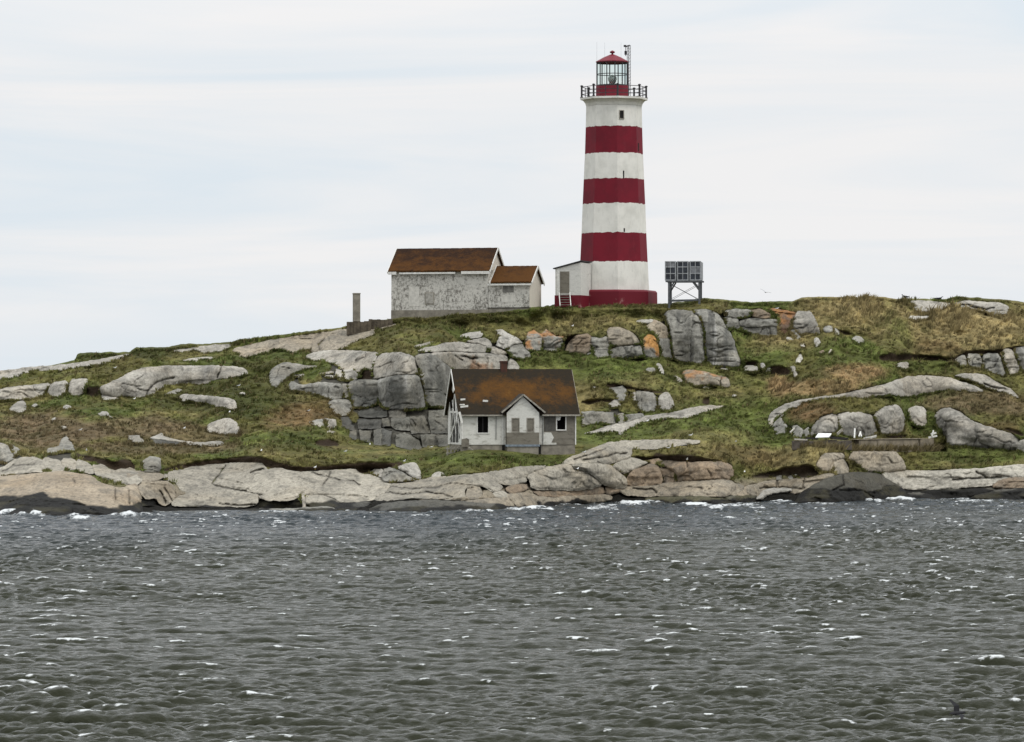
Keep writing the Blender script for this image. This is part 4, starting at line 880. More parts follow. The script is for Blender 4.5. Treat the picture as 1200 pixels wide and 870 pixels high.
WIND = R(256)
LT = 230.0
OH, OX, OY, OJ = ocean_tile(2048, LT, 5, 2.3, WIND, .064, .05, 1.1, 7)
L2T = 53.0
SH, SX, SY, SJ = ocean_tile(1024, L2T, 11, 1.2, R(246), .031, .03, 1.1, 4)
def sea():
    colx = np.concatenate([-280 - np.cumsum(2.2 * 1.11 ** np.arange(54))[::-1], np.arange(-280, 1481, 2.2), 1480 + np.cumsum(2.2 * 1.11 ** np.arange(54))])
    dist = np.concatenate([np.linspace(24, 85.5, 60), 86.0 * (400 / 86.0) ** (np.arange(1750) / 1749.0)])
    nrow = len(dist)
    Dn = np.repeat(dist[:, None], len(colx), 1); Xn = (colx[None, :] - CX) * Dn / F
    # a slow modulation so that calmer lanes and rougher lanes lie side by side
    gust = 1.0 + .22 * fbm(Xn / 26, Dn / 40, 0 * Xn, 3, 91)
    h = tile_sample(OH, LT, Xn, Dn); ox = tile_sample(OX, LT, Xn, Dn); oy = tile_sample(OY, LT, Xn, Dn); J = tile_sample(OJ, LT, Xn, Dn)
    yw_here = np.interp(np.clip(colx, PX0, PX1), gx, Dw)[None, :]
    fadey = sstep(84, 88, Dn) 
    h = h + .07 * np.sin((Dn * .93 + Xn * .36) * 2 * np.pi / 19 + 2 * fbm(Xn / 40, Dn / 40, 0 * Xn, 2, 94)) * fbm(Xn / 30 + 5, Dn / 50, 0 * Xn, 2, 99)
    paw = .55 + 1.1 * sstep(-.35, .4, fbm(Xn / 14, Dn / 22, 0 * Xn + 3, 3, 96)); fadey = fadey * paw
    h = h + gust * fadey * tile_sample(SH, L2T, Xn + .3 * Dn, Dn - .3 * Xn); ox = ox + fadey * tile_sample(SX, L2T, Xn + .3 * Dn, Dn - .3 * Xn); oy = oy + fadey * tile_sample(SY, L2T, Xn + .3 * Dn, Dn - .3 * Xn)
    J = J - .10 * (1 - tile_sample(SJ, L2T, Xn + .3 * Dn, Dn - .3 * Xn))
    near_shore = sstep(-26, -3, Dn - yw_here)
    Z = h * gust * (1 - .3 * near_shore)
    Jn = J + .12 * fbm(Xn / 1.6, Dn / 1.8, 0 * Xn, 3, 92) + .10 * fbm(Xn / 9, Dn / 14, 0 * Xn, 2, 93)
    inn = (Dn > 98) & (Dn < 320)
    foam = sstep(float(np.quantile(Jn[inn], .013)), float(np.quantile(Jn[inn], .002)), Jn)
    foam = np.clip(foam, 0, 1) * .9
    # surf where swell breaks on the rocks
    SURF = [(25,603.5,40,1.6,.9),(170,605,20,1,.7),(240,602,16,.9,.6),(330,601,20,.9,.6),(560,600.5,16,.9,.7),(700,597,30,.9,.7),(850,594,30,1,.7),(960,591.5,24,1,.6),(1140,588.5,30,1,.6),(905,592,20,1,.6),(10,602.5,30,3.0,1),(42,602.5,20,2.6,1),(86,605.5,12,2,1),(92,609.5,12,2,1),(143,605,12,1.8,1),(420,603,12,1.4,.5),(505,604,8,1,.5),(632,597,20,1.7,1),(610,598,20,1.2,.7),(666,592.5,16,.9,.7),(745,591,30,2.0,1),(720,594,26,1.2,.7),(815,592.5,20,1.1,1),(838,596,16,1.2,.8),(880,594,12,1.4,.6),(925,588,12,1.6,.7),(1028,588,12,1.0,.8),(1055,585.5,18,2.2,1),(1100,588,30,1.2,.35),(1175,588,12,1,.4),(790,589.5,40,1,.4)]
    py = HY + CAM_H * F / Dn; pxg = np.repeat(colx[None, :], nrow, 0)
    rag = fbm(Xn / .8, Dn / 3, 0 * Xn, 4, 95)
    for sx_, sy_, rx, ry, s in SURF:
        r_ = np.hypot((pxg - sx_) / rx, (py - sy_) / ry)
        k = sstep(1.25, .25, r_ + 1.3 * rag) * s
        foam = np.maximum(foam, k); Z = Z + k * .22 * (1 + .8 * rag)
    # thin wash along the foot of all the rocks
    wash = sstep(-6, -1, Dn - yw_here + 5 * fbm(Xn / 5, Dn / 4, 0 * Xn, 3, 97)) * sstep(.05, .45, fbm(Xn / 1.6, Dn / 3, 0 * Xn, 3, 98)) * .55
    foam = np.maximum(foam, wash)
    V = np.stack([Xn + ox * gust, Dn + oy * gust, Z], -1).reshape(-1, 3)
    nr, nc = Xn.shape
    idx = np.arange(nr * nc).reshape(nr, nc)
    qd = np.stack([idx[:-1, :-1], idx[:-1, 1:], idx[1:, 1:], idx[1:, :-1]], -1).reshape(-1, 4)
    # the open sea around, out to the horizon
    S = 9000.0
    big = np.array([(-S, -2000, -.45), (S, -2000, -.45), (S, S, -.45), (-S, S, -.45)])
    n0 = len(V)
    V = np.concatenate([V, big]); qd = np.concatenate([qd, np.array([[n0, n0 + 1, n0 + 2, n0 + 3]])])
    fo = np.concatenate([foam.ravel(), np.zeros(4)])
    sky_amt = np.concatenate([sstep(-120, -12, Dn - yw_here + 25 * fbm(Xn / 30, Dn / 40, 0 * Xn, 2, 87)).ravel(), np.zeros(4)])  # bluer towards shore: sky reflection painted into the water colour
    w = NT('sea_water')
    f_ = w.attr('foam').outputs['Fac']
    fn = w.noise(3.2, 6, .75, mapping=(1, .45, 1))
    ff = w.ramp(w.math('ADD', w.math('MULTIPLY', f_, 1.0), w.math('MULTIPLY', w.math('SUBTRACT', fn, .5), 2.3)), .34, .95)
    body = w.mix(w.attr('sky_tint').outputs['Fac'], (.026, .028, .0175), (.025, .032, .036))
    col = w.mix(w.math('MULTIPLY', ff, .88), body, (.66, .68, .68))
    w.set(col, w.ramp(ff, 0, 1, .10, .8), .06)
    w.b.inputs['IOR'].default_value = 1.333
    n1 = w.noise(1.5, 4, .65, mapping=(.75, 1.1, 1)); n2 = w.noise(6.0, 4, .65, mapping=(1, .8, 1))
    hh = w.math('ADD', w.math('MULTIPLY', n1, .10), w.math('MULTIPLY', n2, .030))
    w.bump(hh, 1.0, 1.0)
    o = mesh_np('water', V, qd, w.m, attrs={'foam': fo, 'sky_tint': sky_amt})
    tag(o, 'choppy grey green sea with scattered whitecaps', 'sea', kind='structure')
sea()
# ---------------------------------------------------------------- mesh builder for made things
class MB:
    def __init__(s): s.v, s.f, s.mi = [], [], []
    def add(s, vs, fs, mi=0):
        n = len(s.v); s.v += [tuple(v) for v in vs]
        for f in fs: s.f.append([n + i for i in f]); s.mi.append(mi)
        return s
    def box(s, x0, x1, y0, y1, z0, z1, mi=0):
        vs = [(x, y, z) for z in (z0, z1) for y in (y0, y1) for x in (x0, x1)]
        return s.add(vs, [(0,2,3,1),(4,5,7,6),(0,1,5,4),(2,6,7,3),(1,3,7,5),(0,4,6,2)], mi)
    def prism(s, pts, axis, a, c, mi=0):
        """pts 2-D outline extruded along axis from a to c; axis 'y': pts are (x,z); 'x': (y,z); 'z': (x,y)"""
        def P(p, t): return {'y': (p[0], t, p[1]), 'x': (t, p[0], p[1]), 'z': (p[0], p[1], t)}[axis]
        n = len(pts); vs = [P(p, a) for p in pts] + [P(p, c) for p in pts]
        fs = [tuple(range(n)), tuple(range(2 * n - 1, n - 1, -1))] + [(i, n + i, n + (i + 1) % n, (i + 1) % n) for i in range(n)]
        return s.add(vs, fs, mi)
    def bar(s, p, q, r=.05, n=6, r2=None, mi=0):
        p, q = Vector(p), Vector(q); d = q - p; r2 = r if r2 is None else r2
        u = d.orthogonal().normalized(); w = d.normalized().cross(u)
        vs = []
        for c, rr in ((p, r), (q, r2)):
            for i in range(n):
                a = 2 * math.pi * (i + .5) / n; vs.append(c + rr * (math.cos(a) * u + math.sin(a) * w))
        return s.add(vs, [tuple(range(n - 1, -1, -1)), tuple(range(n, 2 * n))] + [(i, (i + 1) % n, n + (i + 1) % n, n + i) for i in range(n)], mi)
    def plank(s, p, q, wid, thk, up=(0, 0, 1), mi=0):
        p, q, up = Vector(p), Vector(q), Vector(up); d = (q - p).normalized(); sd = d.cross(up).normalized(); u = sd.cross(d)
        vs = [c + a * sd * thk / 2 + b_ * u * wid / 2 for c in (p, q) for a in (-1, 1) for b_ in (-1, 1)]
        return s.add(vs, [(0,1,3,2),(4,6,7,5),(0,4,5,1),(2,3,7,6),(0,2,6,4),(1,5,7,3)], mi)
    def lathe(s, prof, n=8, phase=0.0, mi=0, cap=True, mis=None, c=(0, 0)):
        vs = [(c[0] + r * math.cos(phase + 2 * math.pi * i / n), c[1] + r * math.sin(phase + 2 * math.pi * i / n), z) for r, z in prof for i in range(n)]
        fs, m_ = [], []
        for k in range(len(prof) - 1):
            for i in range(n):
                j = (i + 1) % n; fs.append((k * n + i, k * n + j, (k + 1) * n + j, (k + 1) * n + i)); m_.append(mis[k] if mis else mi)
        if cap:
            fs.append(tuple(range(n - 1, -1, -1))); m_.append(m_[0]); fs.append(tuple((len(prof) - 1) * n + i for i in range(n))); m_.append(m_[-1])
        n0 = len(s.v); s.v += vs
        for f, q in zip(fs, m_): s.f.append([n0 + i for i in f]); s.mi.append(q)
        return s
    def build(s, name, mats, parent=None, loc=(0, 0, 0), rz=0.0, smooth=False, bevel=0.0):
        me = bpy.data.meshes.new(name)
        me.from_pydata(s.v, [], s.f)
        for m in (mats if isinstance(mats, (list, tuple)) else [mats]): me.materials.append(m)
        for p, i in zip(me.polygons, s.mi): p.material_index = i; p.use_smooth = smooth
        bm = bmesh.new(); bm.from_mesh(me); bmesh.ops.recalc_face_normals(bm, faces=bm.faces)
        if bevel > 0: bmesh.ops.bevel(bm, geom=[e for e in bm.edges if len(e.link_faces) == 2 and e.calc_face_angle(0) > .5], offset=bevel, segments=1, affect='EDGES', clamp_overlap=True)
        bm.to_mesh(me); bm.free()
        o = bpy.data.objects.new(name, me); COL.objects.link(o)
        o.location = loc; o.rotation_euler = (0, 0, rz)
        if parent is not None: o.parent = parent
        return o
import bmesh

def simple(name, col, rough=.8, var=.2, scale=3.0, bumps=.15):
    t = NT(name); n = t.noise(scale, 5, .65)
    c = t.mix(1.0, (*col, 1), t.mix(t.ramp(n, .3, .7), (1 - var,) * 3, (1 + var,) * 3), 'MULTIPLY')
    t.set(c, rough, .3)
    if bumps: t.bump(t.noise(scale * 3, 4, .6), bumps, .03)
    return t.m
def boards(name, col, pitch=.14, dirt=(.30, .29, .27), amount=.4, axis=2, rough=.75, scale=1.2):
    """weather boards: shadow line every pitch, paint worn to grey wood in ragged patches"""
    t = NT(name); X = t.xyz()
    n = t.noise(scale, 6, .68, mapping=(1, 1, 2.4)); n2 = t.noise(9, 4, .6, mapping=(.6, .6, 3))
    wear = t.ramp(t.math('ADD', n, t.math('MULTIPLY', t.math('SUBTRACT', n2, .5), .5)), .62 - .3 * amount, .78 - .2 * amount)
    c = t.mix(wear, (*col, 1), (*dirt, 1))
    c = t.mix(1.0, c, t.mix(t.ramp(n2, .3, .7), (.86,) * 3, (1.1,) * 3), 'MULTIPLY')
    t.set(c, rough, .3)
    saw = t.math('FRACT', t.math('DIVIDE', X[axis], pitch))
    t.bump(saw, .18, .03)
    return t.m
concrete = simple('concrete', (.21, .19, .155), .9, .3, 1.4)
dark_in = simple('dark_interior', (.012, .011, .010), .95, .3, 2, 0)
old_wood = boards('weathered_boards', (.185, .168, .135), .16, (.11, .097, .078), .5)
grey_plank = simple('grey_timber', (.28, .26, .22), .85, .3, 4)
white_wood = boards('white_clapboard', (.62, .61, .56), .13, (.33, .315, .27), .42)
white_trim = simple('white_trim', (.64, .63, .59), .7, .15, 5)
iron = simple('dark_iron', (.035, .033, .035), .6, .2, 5)
galv = simple('galvanised_steel', (.22, .225, .23), .5, .2, 5)

# ---------------------------------------------------------------- lighthouse
LH_Y = 405.0
SL = LH_Y / F
lb = at(719.5, 361.5, LH_Y); lb.z -= .4
zt = lambda py: (CAM_H - (py - HY) * LH_Y / F) - lb.z
lr = lambda w: w * SL
t = NT('lighthouse_white'); n = t.noise(.55, 6, .62); n2 = t.noise(2.2, 6, .7, mapping=(1.6, 1.6, .5))
c = t.mix(t.ramp(n, .38, .72), (.72, .705, .65), (.56, .55, .50)); c = t.mix(t.ramp(n2, .5, .76, 0, .55), c, (.43, .42, .39))
t.set(c, .8, .25); t.bump(t.noise(3, 5, .6), .25, .04); lh_white = t.m
t = NT('lighthouse_red'); n = t.noise(.7, 6, .62); n2 = t.noise(3.0, 5, .7)
c = t.mix(t.ramp(n, .35, .7), (.165, .0045, .016), (.125, .004, .013)); c = t.mix(t.ramp(n2, .62, .80, 0, .5), c, (.21, .03, .04))
t.set(c, .6, .35); t.bump(t.noise(3, 5, .6), .2, .04); lh_red = t.m
t = NT('plinth_red'); n = t.noise(.9, 6, .65)
c = t.mix(t.ramp(n, .60, .70), (.125, .004, .013), (.30, .15, .14)); t.set(c, .65, .3); t.bump(t.noise(3, 5, .6), .25, .04); plinth_red = t.m
lamp_glass = NT('lantern_glass'); lamp_glass.set((.80, .90, .87), .03, .5); lamp_glass.b.inputs['Transmission Weight'].default_value = 1.0; lamp_glass.b.inputs['IOR'].default_value = 1.02; lamp_glass = lamp_glass.m

def banded_paint():
    t = NT('lighthouse_paint'); X = t.xyz()
    n = t.noise(.55, 6, .62); n2 = t.noise(2.2, 6, .7, mapping=(1.6, 1.6, .5)); n3 = t.noise(1.6, 5, .6, mapping=(1.2, 1.2, .6)); run = t.noise(3.2, 4, .6, mapping=(1.6, 1.6, .10))
    wc = t.mix(t.ramp(n, .38, .72), (.72, .705, .65), (.58, .57, .52)); wc = t.mix(t.ramp(n2, .5, .76, 0, .5), wc, (.46, .45, .415)); wc = t.mix(t.ramp(run, .58, .78, 0, .42), wc, (.40, .32, .25))
    rc = t.mix(t.ramp(n, .35, .7), (.165, .0045, .016), (.120, .004, .013)); rc = t.mix(t.ramp(n2, .56, .80, 0, .6), rc, (.21, .035, .045)); rc = t.mix(t.ramp(run, .60, .80, 0, .4), rc, (.09, .012, .014))
    z = t.math('ADD', X[2], t.math('MULTIPLY', t.math('SUBTRACT', n3, .5), .34))
    fac = None
    for lo_, hi_ in ((307.5, 273.8), (239.7, 210.7), (180.8, 149.6)):
        f_ = t.math('MULTIPLY', t.ramp(z, zt(lo_) - .02, zt(lo_) + .02, smooth=False), t.ramp(z, zt(hi_) - .02, zt(hi_) + .02, 1, 0, smooth=False))
        fac = f_ if fac is None else t.math('ADD', fac, f_)
    t.set(t.mix(fac, wc, rc), .72, .28); t.bump(t.noise(3, 5, .6), .25, .04)
    return t.m
lh_paint = banded_paint()
lh = tag(empty('lighthouse', lb), 'tall octagonal white lighthouse with red bands and a glass lantern on the crest', 'lighthouse')
PH = R(-175)      # vertices at 5, 50, 95, 140 ... degrees
def prof(*rows): return [(lr(w), zt(y)) for w, y in rows]
band = [(41.6, 341), (39.8, 307.5), (38.2, 273.8), (36.9, 239.7), (35.6, 210.7), (34.2, 180.8), (33.3, 149.6), (32.8, 125)]
bp, bm_ = [], []
for k in range(len(band) - 1):
    (w0, y0), (w1, y1) = band[k], band[k + 1]
    bp.append((lr(w0), zt(y0))); bm_.append(k % 2)
bp.append((lr(band[-1][0]), zt(band[-1][1])))
MB().lathe(bp, 8, PH).build('tower', lh_paint, lh)
MB().lathe([(lr(51.5), 0), (lr(51.0), zt(343)), (lr(49), zt(341)), (lr(41), zt(340.6))], 8, PH).build('plinth', plinth_red, lh)
MB().lathe(prof((32.9, 124.8), (34, 121.5), (36.5, 118.6), (39.8, 117.6), (39.8, 115.3), (20, 115.2)), 8, PH).build('gallery', lh_white, lh)
ln_c = at(717.6, 100, LH_Y); lx0 = ln_c.x - lb.x
MB().lathe(prof((19.4, 115), (19.4, 101.4), (18.9, 100.8)), 12, R(8), c=(lx0, 0)).build('lantern_base', lh_red, lh)
pane = MB(); pane.lathe(prof((18.0, 100.8), (18.0, 74)), 12, R(8), cap=False, c=(lx0, 0)); pane_o = None
lan = MB()
for i in range(12):
    a = R(8) + 2 * math.pi * i / 12; x, y = lx0 + lr(18.4) * math.cos(a), lr(18.4) * math.sin(a)
    lan.bar((x, y, zt(100.9)), (x, y, zt(73.2)), .055, 6)
for yy, rr in ((100.6, .07), (87.4, .04), (73.6, .09)):
    for i in range(12):
        a, a2 = R(8) + 2 * math.pi * i / 12, R(8) + 2 * math.pi * (i + 1) / 12
        lan.bar((lx0 + lr(18.4) * math.cos(a), lr(18.4) * math.sin(a), zt(yy)), (lx0 + lr(18.4) * math.cos(a2), lr(18.4) * math.sin(a2), zt(yy)), rr, 5)
lano = lan.build('lantern', iron, lh)
pane.build('pane', lamp_glass, lano)
le = MB().lathe([(.10, zt(101)), (.14, zt(98.6)), (.30, zt(97.2)), (.42, zt(94.5)), (.44, zt(92)), (.36, zt(89.4)), (.16, zt(88.2)), (.04, zt(87.8))], 14, 0, c=(lx0, 0))
lamp_mat = NT('lamp_lens'); lamp_mat.set((.34, .37, .34), .18, .6); le.build('lens', lamp_mat.m, lano, smooth=True)
rf = MB().lathe(prof((19.5, 73.6), (19.6, 72.6), (10.5, 67.6), (3.2, 64.4), (1.4, 63.9)), 12, R(8), c=(lx0, 0)).build('lantern_roof', lh_red, lh)
MB().lathe([(.10, zt(64.2)), (.09, zt(62.8)), (.22, zt(62.4)), (.27, zt(61.2)), (.18, zt(60.2)), (.05, zt(59.4))], 10, 0, c=(lx0, 0)).build('ventilator', lh_red, rf, smooth=True)
rl = MB()
RR = lr(38)
vt = [(RR * math.cos(PH + R(45) * i), RR * math.sin(PH + R(45) * i)) for i in range(8)]
for i in range(8):
    (x, y), (x2, y2) = vt[i], vt[(i + 1) % 8]
    rl.bar((x, y, zt(115.4)), (x, y, zt(102.2)), .10, 6).lathe([(.05, zt(102.4)), (.15, zt(101.8)), (.15, zt(101)), (.04, zt(100.3))], 6, 0, c=(x, y)).lathe([(.16, zt(115.3)), (.16, zt(114.3))], 6, 0, c=(x, y))
    for yy in (102.6, 106.8, 111.2): rl.bar((x, y, zt(yy)), (x2, y2, zt(yy)), .035, 5)
    rl.bar(((x + x2) / 2, (y + y2) / 2, zt(115.4)), ((x + x2) / 2, (y + y2) / 2, zt(102.6)), .04, 5)
rl.build('railing', iron, lh)
# lattice mast and whips behind the lantern
ms = MB(); mx = at(737.4, 100, LH_Y).x - lb.x; my = 1.9; hw = .17
cs = [(mx - hw, my - hw), (mx + hw, my - hw), (mx, my + hw)]
z0, z1 = zt(115), zt(51.5)
for x, y in cs: ms.bar((x, y, z0), (x, y, z1), .028, 5)
nz_ = 17
for k in range(nz_):
    za, zb = z0 + (z1 - z0) * k / nz_, z0 + (z1 - z0) * (k + 1) / nz_
    for i in range(3):
        p_, q_ = cs[i], cs[(i + 1) % 3]
        ms.bar((*p_, za), (*q_, zb), .014, 4).bar((*p_, zb), (*q_, zb), .012, 4)
mo = ms.build('mast', galv, lh)
MB().box(mx - .42, mx - .20, my - .1, my + .1, zt(62.4), zt(58)).bar((mx - .3, my, zt(53)), (mx + .1, my, zt(51.2)), .07, 6).box(mx - .5, mx - .24, my - .12, my + .12, zt(53.2), zt(51)).bar((mx - .31, my, zt(64)), (mx - .31, my, zt(52)), .03).build('mast_equipment', iron, mo)
for wx_, wt in ((699.6, 49), (708.8, 49.5), (728, 49)):
    xw = at(wx_, 100, LH_Y).x - lb.x
    MB().bar((xw, .7, zt(115)), (xw, .7, zt(wt)), .016, 5, .007).build('whip_antenna', galv, lh)
# windows: slits set into the facets
def on_facet(pxl, pyl):
    """point on the tower face seen at this pixel, in lighthouse coordinates, with the facet's normal angle"""
    xw = (pxl - 719.5) * SL; z = zt(pyl)
    w = np.interp(pyl, [b_[1] for b_ in band[::-1]], [b_[0] for b_ in band[::-1]]) * SL
    for i in range(8):
        a, a2 = PH + R(45) * i, PH + R(45) * (i + 1)
        x0, y0, x1, y1 = w * math.cos(a), w * math.sin(a), w * math.cos(a2), w * math.sin(a2)
        if min(x0, x1) <= xw <= max(x0, x1):
            y = y0 + (y1 - y0) * (xw - x0) / (x1 - x0)
            if y < 0: return Vector((xw, y, z)), math.atan2(math.sin((a + a2) / 2), math.cos((a + a2) / 2))
for wx_, ya, yb, wd in ((727.5, 132.2, 141, .42), (747.6, 169, 178.5, .28), (729.9, 202, 211, .13), (730.6, 269, 273.4, .13)):
    p_, na = on_facet(wx_, (ya + yb) / 2)
    hh = (yb - ya) * SL / 2; rz = na + math.pi / 2
    if wd > .3:
        fr_ = MB(); e_ = .07
        fr_.box(-wd / 2 - e_, wd / 2 + e_, -.05, .03, hh, hh + e_).box(-wd / 2 - e_, wd / 2 + e_, -.08, .03, -hh - e_, -hh).box(-wd / 2 - e_, -wd / 2, -.05, .03, -hh, hh).box(wd / 2, wd / 2 + e_, -.05, .03, -hh, hh)
        wo = fr_.build('window', grey_plank, lh, p_, rz); MB().box(-wd / 2, wd / 2, -.02, .03, -hh, hh).build('pane', dark_in, wo)
    else: MB().box(-wd / 2, wd / 2, -.025, .03, -hh, hh).build('window', dark_in, lh, p_, rz)
# drain scupper dots and the shed at the tower's foot
pc = at(665.8, 361, 401.2); pr = empty('porch', (pc.x - lb.x, pc.y - lb.y - .6, 0), R(-19)); pr.parent = lh
ptop = zt(310.2); plow = zt(317.4); pz = zt(348)
shed_white = boards('shed_boards', (.60, .59, .55), .2, (.42, .41, .38), .2)
MB().prism([(-1.0, pz), (1.6, pz), (1.6, ptop), (-1.0, plow)], 'y', -1.0, 2.2).build('wall', shed_white, pr)
MB().box(-1.06, 1.6, -1.05, 2.25, -.3, pz).build('base', plinth_red, pr)
MB().prism([(-1.2, plow - .02), (1.7, ptop + .10), (1.7, ptop + .2), (-1.2, plow + .08)], 'y', -1.15, 2.3).build('roof', iron, pr)
dx0 = -.5; MB().box(dx0, dx0 + .94, -1.045, -.9, zt(345.5), zt(320.5)).build('door', old_wood, pr)
MB().box(-.82, dx0 - .04, -1.03, -.95, pz, zt(318)).build('corner_board', white_trim, pr)
stp = MB()
for s_ in (dx0 - .08, dx0 + 1.02): stp.plank((s_, -1.1, zt(345.6)), (s_ + .5, -2.3, zt(361)), .2, .07)
sto = stp.build('stairs', white_trim, pr)
tr_ = MB()
for k in range(5):
    f_ = (k + .5) / 5; tr_.box(dx0 - .05 + .5 * f_, dx0 + 1.0 + .5 * f_, -1.1 - 1.2 * f_ - .12, -1.1 - 1.2 * f_ + .12, zt(346 + 15 * f_) - .02, zt(346 + 15 * f_) + .02)
tr_.build('tread', grey_plank, sto)

# ---------------------------------------------------------------- panel rack beside the lighthouse
RY = 401.0; SR = RY / F
rb = at(803, 356, RY); rk = tag(empty('panel_rack', rb, R(-8)), 'grey panel rack raised on braced timber legs right of the lighthouse', 'panel rack')
zr = lambda py: CAM_H - (py - HY) * RY / F - rb.z
xr = lambda p: (p - 803) * SR
timber = simple('grey_blue_timber', (.085, .09, .095), .85, .3, 4); frame_l = simple('pale_frame', (.30, .31, .32), .7, .25, 4)
cell_m = simple('dark_panel', (.028, .032, .04), .35, .5, 1.8, 0); cell_l = simple('pale_panel', (.17, .175, .185), .6, .35, 2.5, 0)
zb_, zt_ = zr(331.2), zr(306.6)
for xa, ya in ((785, -.85), (820.6, -.85), (785, .85), (820.6, .85)): MB().box(xr(xa) - .1, xr(xa) + .1, ya - .1, ya + .1, -.7 if xa < 800 else -.1, zb_).build('leg', timber, rk)
br = MB()
br.box(xr(781), xr(824), -1.0, -.8, zb_, zb_ + .16).box(xr(781), xr(824), .8, 1.0, zb_, zb_ + .16)
for ya in (-.86, .86):
    br.plank((xr(785), ya, zr(341)), (xr(791), ya, zb_), .14, .1).plank((xr(820.6), ya, zr(341)), (xr(813), ya, zb_), .14, .1)
    br.plank((xr(785), ya, zr(352.6)), (xr(820.6), ya, zr(352)), .16, .1)
    br.bar((xr(785.5), ya, zr(351.8)), (xr(820), ya, zr(333)), .018, 4).bar((xr(785.5), ya, zr(333)), (xr(820), ya, zr(351.8)), .018, 4)
br.build('brace', timber, rk)
MB().box(xr(780.6), xr(822), -.86, .9, zb_ + .162, zt_ - .05).build('backing', timber, rk)
cxs = [780.2, 793.2, 794.6, 807.8, 809.4, 822.4]
for c in range(3):
    xa, xb = xr(cxs[2 * c]), xr(cxs[2 * c + 1])
    fr_ = MB(); H_ = zt_ - zb_ - .165; z0_ = zb_ + .165
    e_ = .09
    fr_.box(xa, xb, -.98, -.87, z0_, z0_ + e_).box(xa, xb, -.98, -.87, zt_ - e_, zt_).box(xa, xa + e_, -.98, -.87, z0_ + e_, zt_ - e_).box(xb - e_, xb, -.98, -.87, z0_ + e_, zt_ - e_)
    for f_ in (.36, .70): fr_.box(xa + e_, xb - e_, -.975, -.87, z0_ + H_ * f_ - .04, z0_ + H_ * f_ + .04)
    fr_.box((xa + xb) / 2 - .03, (xa + xb) / 2 + .03, -.972, -.87, z0_ + e_, zt_ - e_)
    fo_ = fr_.build('panel_frame', frame_l, rk)
    for k, (f0, f1) in enumerate(((0, .36), (.36, .70), (.70, 1))):
        MB().box(xa + .06, xb - .06, -.93, -.865, z0_ + H_ * f0 + .04, z0_ + H_ * f1 - .04).build('panel', cell_l if (c == 2 and k == 1) or (c == 0 and k == 2) else cell_m, fo_)
sp = MB(); xe = xr(822.2)
for k in range(4): sp.box(xe, xe + .06, -.9 + k * .47, -.9 + k * .47 + .38, zb_ + .2, zt_ - .1)
sp.build('side_slats', frame_l, rk)

# ---------------------------------------------------------------- long white building on the crest
t = NT('peeling_whitewash'); X = t.xyz()
n = t.noise(3.2, 8, .80); n2 = t.noise(.45, 3, .5); n3 = t.noise(6.0, 5, .7, mapping=(1, 1, .5))
v = t.math('ADD', n, t.math('MULTIPLY', t.math('SUBTRACT', n2, .5), .35)); v = t.math('ADD', v, t.math('MULTIPLY', t.math('SUBTRACT', n3, .5), .35))
c = t.mix(t.ramp(v, .44, .62), (.56, .54, .49), (.16, .15, .13)); t.set(c, .9, .2); t.bump(n, .4, .05); peel = t.m
t = NT('mossy_roof'); n = t.noise(.9, 7, .7); n2 = t.noise(5, 5, .7); X = t.xyz()
v = t.math('ADD', n, t.math('MULTIPLY', t.math('SUBTRACT', n2, .5), .4)); v = t.math('SUBTRACT', v, t.math('MULTIPLY', t.math('SUBTRACT', X[2], 6.0), .11))
c = t.mix(t.ramp(v, .32, .74), (.026, .014, .009), (.078, .034, .010)); c = t.mix(t.ramp(n2, .60, .80, 0, .2), c, (.14, .07, .02))
t.set(c, .95, .1); t.bump(t.math('ADD', n2, t.math('MULTIPLY', t.math('FRACT', t.math('DIVIDE', X[2], .22)), .6)), .6, .06); moss_roof = t.m
cream_wall = boards('cream_end_wall', (.62, .57, .49), .2, (.5, .46, .4), .2)
UY = 399.6; SU = UY / F
ub = at(515, 374, UY); AU = R(-14)
up = tag(empty('white_building', ub, AU), 'long weathered white building with mossy brown roof and lower annex on the crest', 'building')
Lm = 113.6 * SU / math.cos(AU); dm_ = 6.0
zu = lambda py: CAM_H - (py - HY) * UY / F - ub.z
ze, zr_, zf = zu(317.0), zu(292.4) + .15, zu(363.5)
xl, xrr = -Lm / 2, Lm / 2
AW, ADp = 4.35, 4.6                                     # annex length and depth
MB().box(xl - .02, xrr + .02, -.04, dm_ + .04, -1.2, zf).box(xrr + .021, xrr + AW - .1, .06, ADp - .06, -.8, zf + .12).build('foundation', concrete, up)
wallm = MB(); wallm.prism([(0, zf), (dm_, zf), (dm_, ze), (dm_ / 2, zr_ - .12), (0, ze)], 'x', xl, xrr, 0)
wallm.build('wall', [peel], up)
MB().prism([(.05, ze), (dm_ - .05, ze), (dm_ / 2, zr_ - .2)], 'x', xrr + .005, xrr + .04).build('gable_wall', cream_wall, up)
def gable_roof(x0, x1, d, ze, zr_, ov, thk, name, mat, parent, y0=0.0, jag=0.0):
    m_ = MB(); hd = d / 2
    sl = (zr_ - ze) / hd
    n_ = 28
    for sgn in (1, -1):
        for k in range(n_):
            a0, a1 = x0 + (x1 - x0) * k / n_, x0 + (x1 - x0) * (k + 1) / n_
            j = random.uniform(-jag, jag) if 0 < k < n_ - 1 else 0
            oe = ov + j
            yR, yE = y0 + hd, y0 + (hd - sgn * (hd + oe))
            zE = ze - sl * oe; w0 = random.uniform(-.012, .012)
            m_.add([(a0, yE, zE), (a1, yE, zE), (a1, yR, zr_ + w0), (a0, yR, zr_ + w0), (a0, yE, zE + thk), (a1, yE, zE + thk), (a1, yR, zr_ + thk + w0), (a0, yR, zr_ + thk + w0)],
                   [(0, 1, 2, 3), (7, 6, 5, 4), (0, 4, 5, 1), (1, 5, 6, 2), (2, 6, 7, 3), (3, 7, 4, 0)])
    return m_.build(name, mat, parent)
